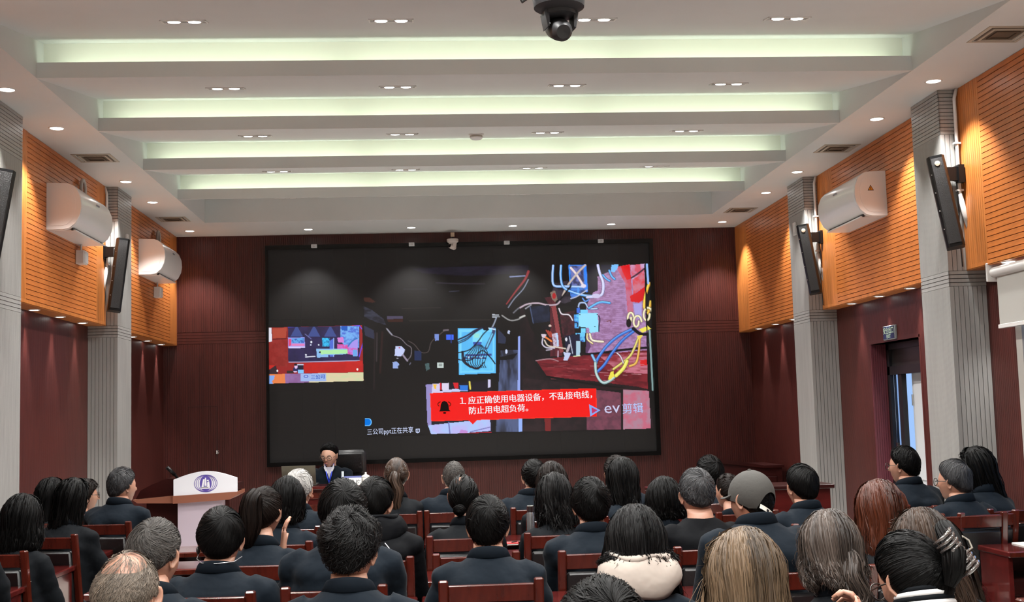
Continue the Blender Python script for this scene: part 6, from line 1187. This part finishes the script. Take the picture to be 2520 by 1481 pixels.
# the presenter, facing the audience
def presenter(t, hp, Hm, k):
    glasses(t, hp, Hm, k); zn, ty, nr, zs = k['zn'], k['ty'], k['nr'], k['zs']
    f = MB(); f.tube([(-.018, .104, -.052), (-.006, .108, -.049), (.006, .108, -.049), (.018, .104, -.052)], [.002, .0045, .0045, .002], 6); hp('lips', f, lip_m)
    for s in (-1, 1):
        f = MB(); f.tube([(s*.016, .098, .022), (s*.034, .096, .027), (s*.052, .086, .022)], [.002, .0035, .002], 6); hp('eyebrow', f, brow_m)
        f = MB(); f.ball((s*.032, .086, .001), (.011, .006, .0035), 10, 6); hp('eye', f, eye_w); f = MB(); f.ball((s*.032, .091, -.001), (.0048, .003, .0036), 8, 6); hp('iris', f, eye_d)
    f = MB()
    for s in (-1, 1): f.tube([(s*.045, ty+.085, zn+.02), (s*.035, ty+.122, zn-.03), (s*.02, ty+.150, zn-.10), (0, ty+.158, zn-.17)], .006, 6, sq=(1, .5))
    ob('lanyard', f, mat('lanyard_blue', lin(30, 60, 200), .5), t, True); f = MB(); f.prism([(-.035, zn-.012), (.035, zn-.012), (.0, zn-.13)], 1, ty+.105, ty+.130); ob('shirt_front', f, mat('shirt_pale', (.45, .45, .52), .7), t)
    f = MB()
    for s in (-1, 1): f.prism([(s*.008, zn-.07), (s*.046, zn+.018), (s*.052, zn-.02), (s*.024, zn-.08)], 1, ty+.118, ty+.134)
    ob('shirt_collar', f, mat('shirt_white', (.6, .62, .68), .7), t)
pr = person(810, 1088, 12.50, 'young man in glasses and a dark jacket with a blue lanyard, seated facing the audience', 'flat', hc='black', cloth='navy', yaw=R(180), hyaw=R(-16), pitch=R(-14), collar=False, extra=presenter, arms='presenter', near=2, w=.21, chair=False, tab=[(0, -40), (62, -28), (78, -10), (92, 0), (104, 14), (122, 34), (150, 46), (180, 48)])
pr['label'] = 'young man in glasses and a dark jacket with a blue lanyard, seated facing the audience'
hood_pts = None
for x, y, rz, k in SEATS: pass
# chairs: one under each listener, then the empty ones the photograph shows
def rowof(y): return min(range(len(YC)), key=lambda j: abs(YC[j]+.24-y))
ROWW = ['in the closest row', 'in the second row', 'in the third row', 'in the fourth row', 'in the fifth row', 'in the sixth row', 'in the frontmost row']
PL = [o for o in COL.objects if o.name.split('.')[0] == 'person' and o.parent is None and o is not pr]
for o in PL:
    lab = o['label']; short = ' '.join(lab.split(',')[0].split()[:9]); x, y, rz = o.location.x, o.location.y, o.rotation_euler.z
    c_, s_ = math.cos(rz), math.sin(rz); off = -.285
    place_chair(x-s_*off, y+c_*off, rz*.8, 'wooden chair under the '+short)
    if '_seat' in o: del o['_seat']
for x, yc, lab in ((.185, 4.83, None), (-.405, 5.73, 'empty wooden chair just left of the centre gap, beyond the headset man'), (.20, 5.73, 'empty wooden chair beyond the short haired man in the centre'), (.20, 6.63, None), (.80, 4.83, None),
                   (.80, 3.93, 'wooden chair left of the cream hood woman, mostly hidden'), (-2.34, 6.63, None), (3.10, 6.86, 'empty wooden chair by the right wall, nearest of the right hand seats'), (3.12, 8.3, 'empty wooden chair beside the front table on the right'),
                   (3.30, 7.42, 'wooden chair by the right wall behind the long haired woman'), (.80, 5.73, None), (-.96, 4.83, None), (-1.02, 5.73, None), (-.98, 6.63, None)):
    if lab: place_chair(x, yc, 0, lab)
# small things on the desks
def notebook(u, v, z, label, w=.10, d=.14, rz=0, cover=(.7, .68, .6), Y=None):
    q = fw+r2*((u-1260)/FPX)-u2*((v-740.5)/FPX); q = q*((z-HC)/q.z); t = empty('notebook', label, 'notebook', (q.x, q.y, z+.0005), rz=rz)
    f = MB(); f.bbox(-w, w, -d*.5, d*.5, 0, .010, .002); ob('pages', f, paper, t); f = MB(); f.box(-w-.002, w+.002, -d*.5-.002, d*.5+.002, .010, .012); ob('cover', f, mat('cover_%d' % int(cover[0]*99+cover[1]*9), cover, .5), t)
    f = MB(); f.tube([(w*.2, -d*.3, .017), (w*.9, d*.2, .017)], .004, 6); ob('pen', f, black, t)
notebook(172, 1378, .80, 'closed notebook with a red photo cover on the short desk at the left', cover=(.45, .15, .10)); notebook(1020, 1306, .80, 'pale notebook on the desk beside the piping jacket man', .05, .10)
notebook(1255, 1340, .80, 'small bright red booklet on the desk in the centre', .05, .10, cover=(.75, .03, .03)); notebook(290, 1338, .80, 'open pale notebook by the left wall desk edge', .06, .1)
notebook(44, 1438, .80, 'white notebook by the dark sleeve at the left edge', .06, .1)
t = empty('vacuum_flask', 'steel vacuum flask standing on the desk left of the wavy haired woman', 'flask', tuple(at(1305, 1243, 7.25)-Vector((0, 0, .19)))); zf = t.location.z; t.location.z = .80; h = at(1305, 1243, 7.25).z-.80
f = MB(); f.lathe([(0, 0), (.022, 0), (.024, .01), (.024, h-.05), (.021, h-.04), (0, h-.04)], n=20); ob('body', f, mat('flask_steel', (.30, .31, .32), .25, metal=.8), t, ang=40); f = MB(); f.lathe([(.021, h-.042), (.022, h-.004), (.018, h), (0, h)], n=20); ob('cap', f, chrome, t, ang=40)
def papers(x, y, z, label, crump=False):
    t = empty('paper_stack', label, 'paper', (x, y, z+.0005)); f = MB(); f.box(-.105, .105, -.15, .15, 0, .006); ob('sheets', f, paper, t); f = MB(); f.box(-.10, .11, -.145, .155, .0062, .0072); ob('top_sheet', f, paper, t)
papers(3.42, 6.72, .80, 'white papers with a pen on the desk by the right wall')
t = empty('tissue', 'crumpled white tissue on the desk at the right edge', 'tissue', (3.62, 7.40, .80)); f = MB(); f.ball((0, 0, .03), (.05, .04, .03), 14, 10); f.v = [(x+noise.noise(Vector((x, y, z))*45)*.02, y+noise.noise(Vector((y, z, x))*45)*.02, max(0, z+noise.noise(Vector((z, x, y))*50)*.02)) for x, y, z in f.v]; ob('crumple', f, paper, t)
CH2 = None
[print('LONG', len(o['label'].split()), o.name, o['label']) for o in bpy.data.objects if o.get('label') and len(o['label'].split()) > 16]
print('TRIS', sum(sum(len(p.vertices)-2 for p in m.polygons)*max(1, m.users) for m in bpy.data.meshes)) if False else print('TRIS', sum(len(m.loops)-2*len(m.polygons) for m in bpy.data.meshes))
print('people', COUNT[0], 'objects', len(bpy.data.objects))
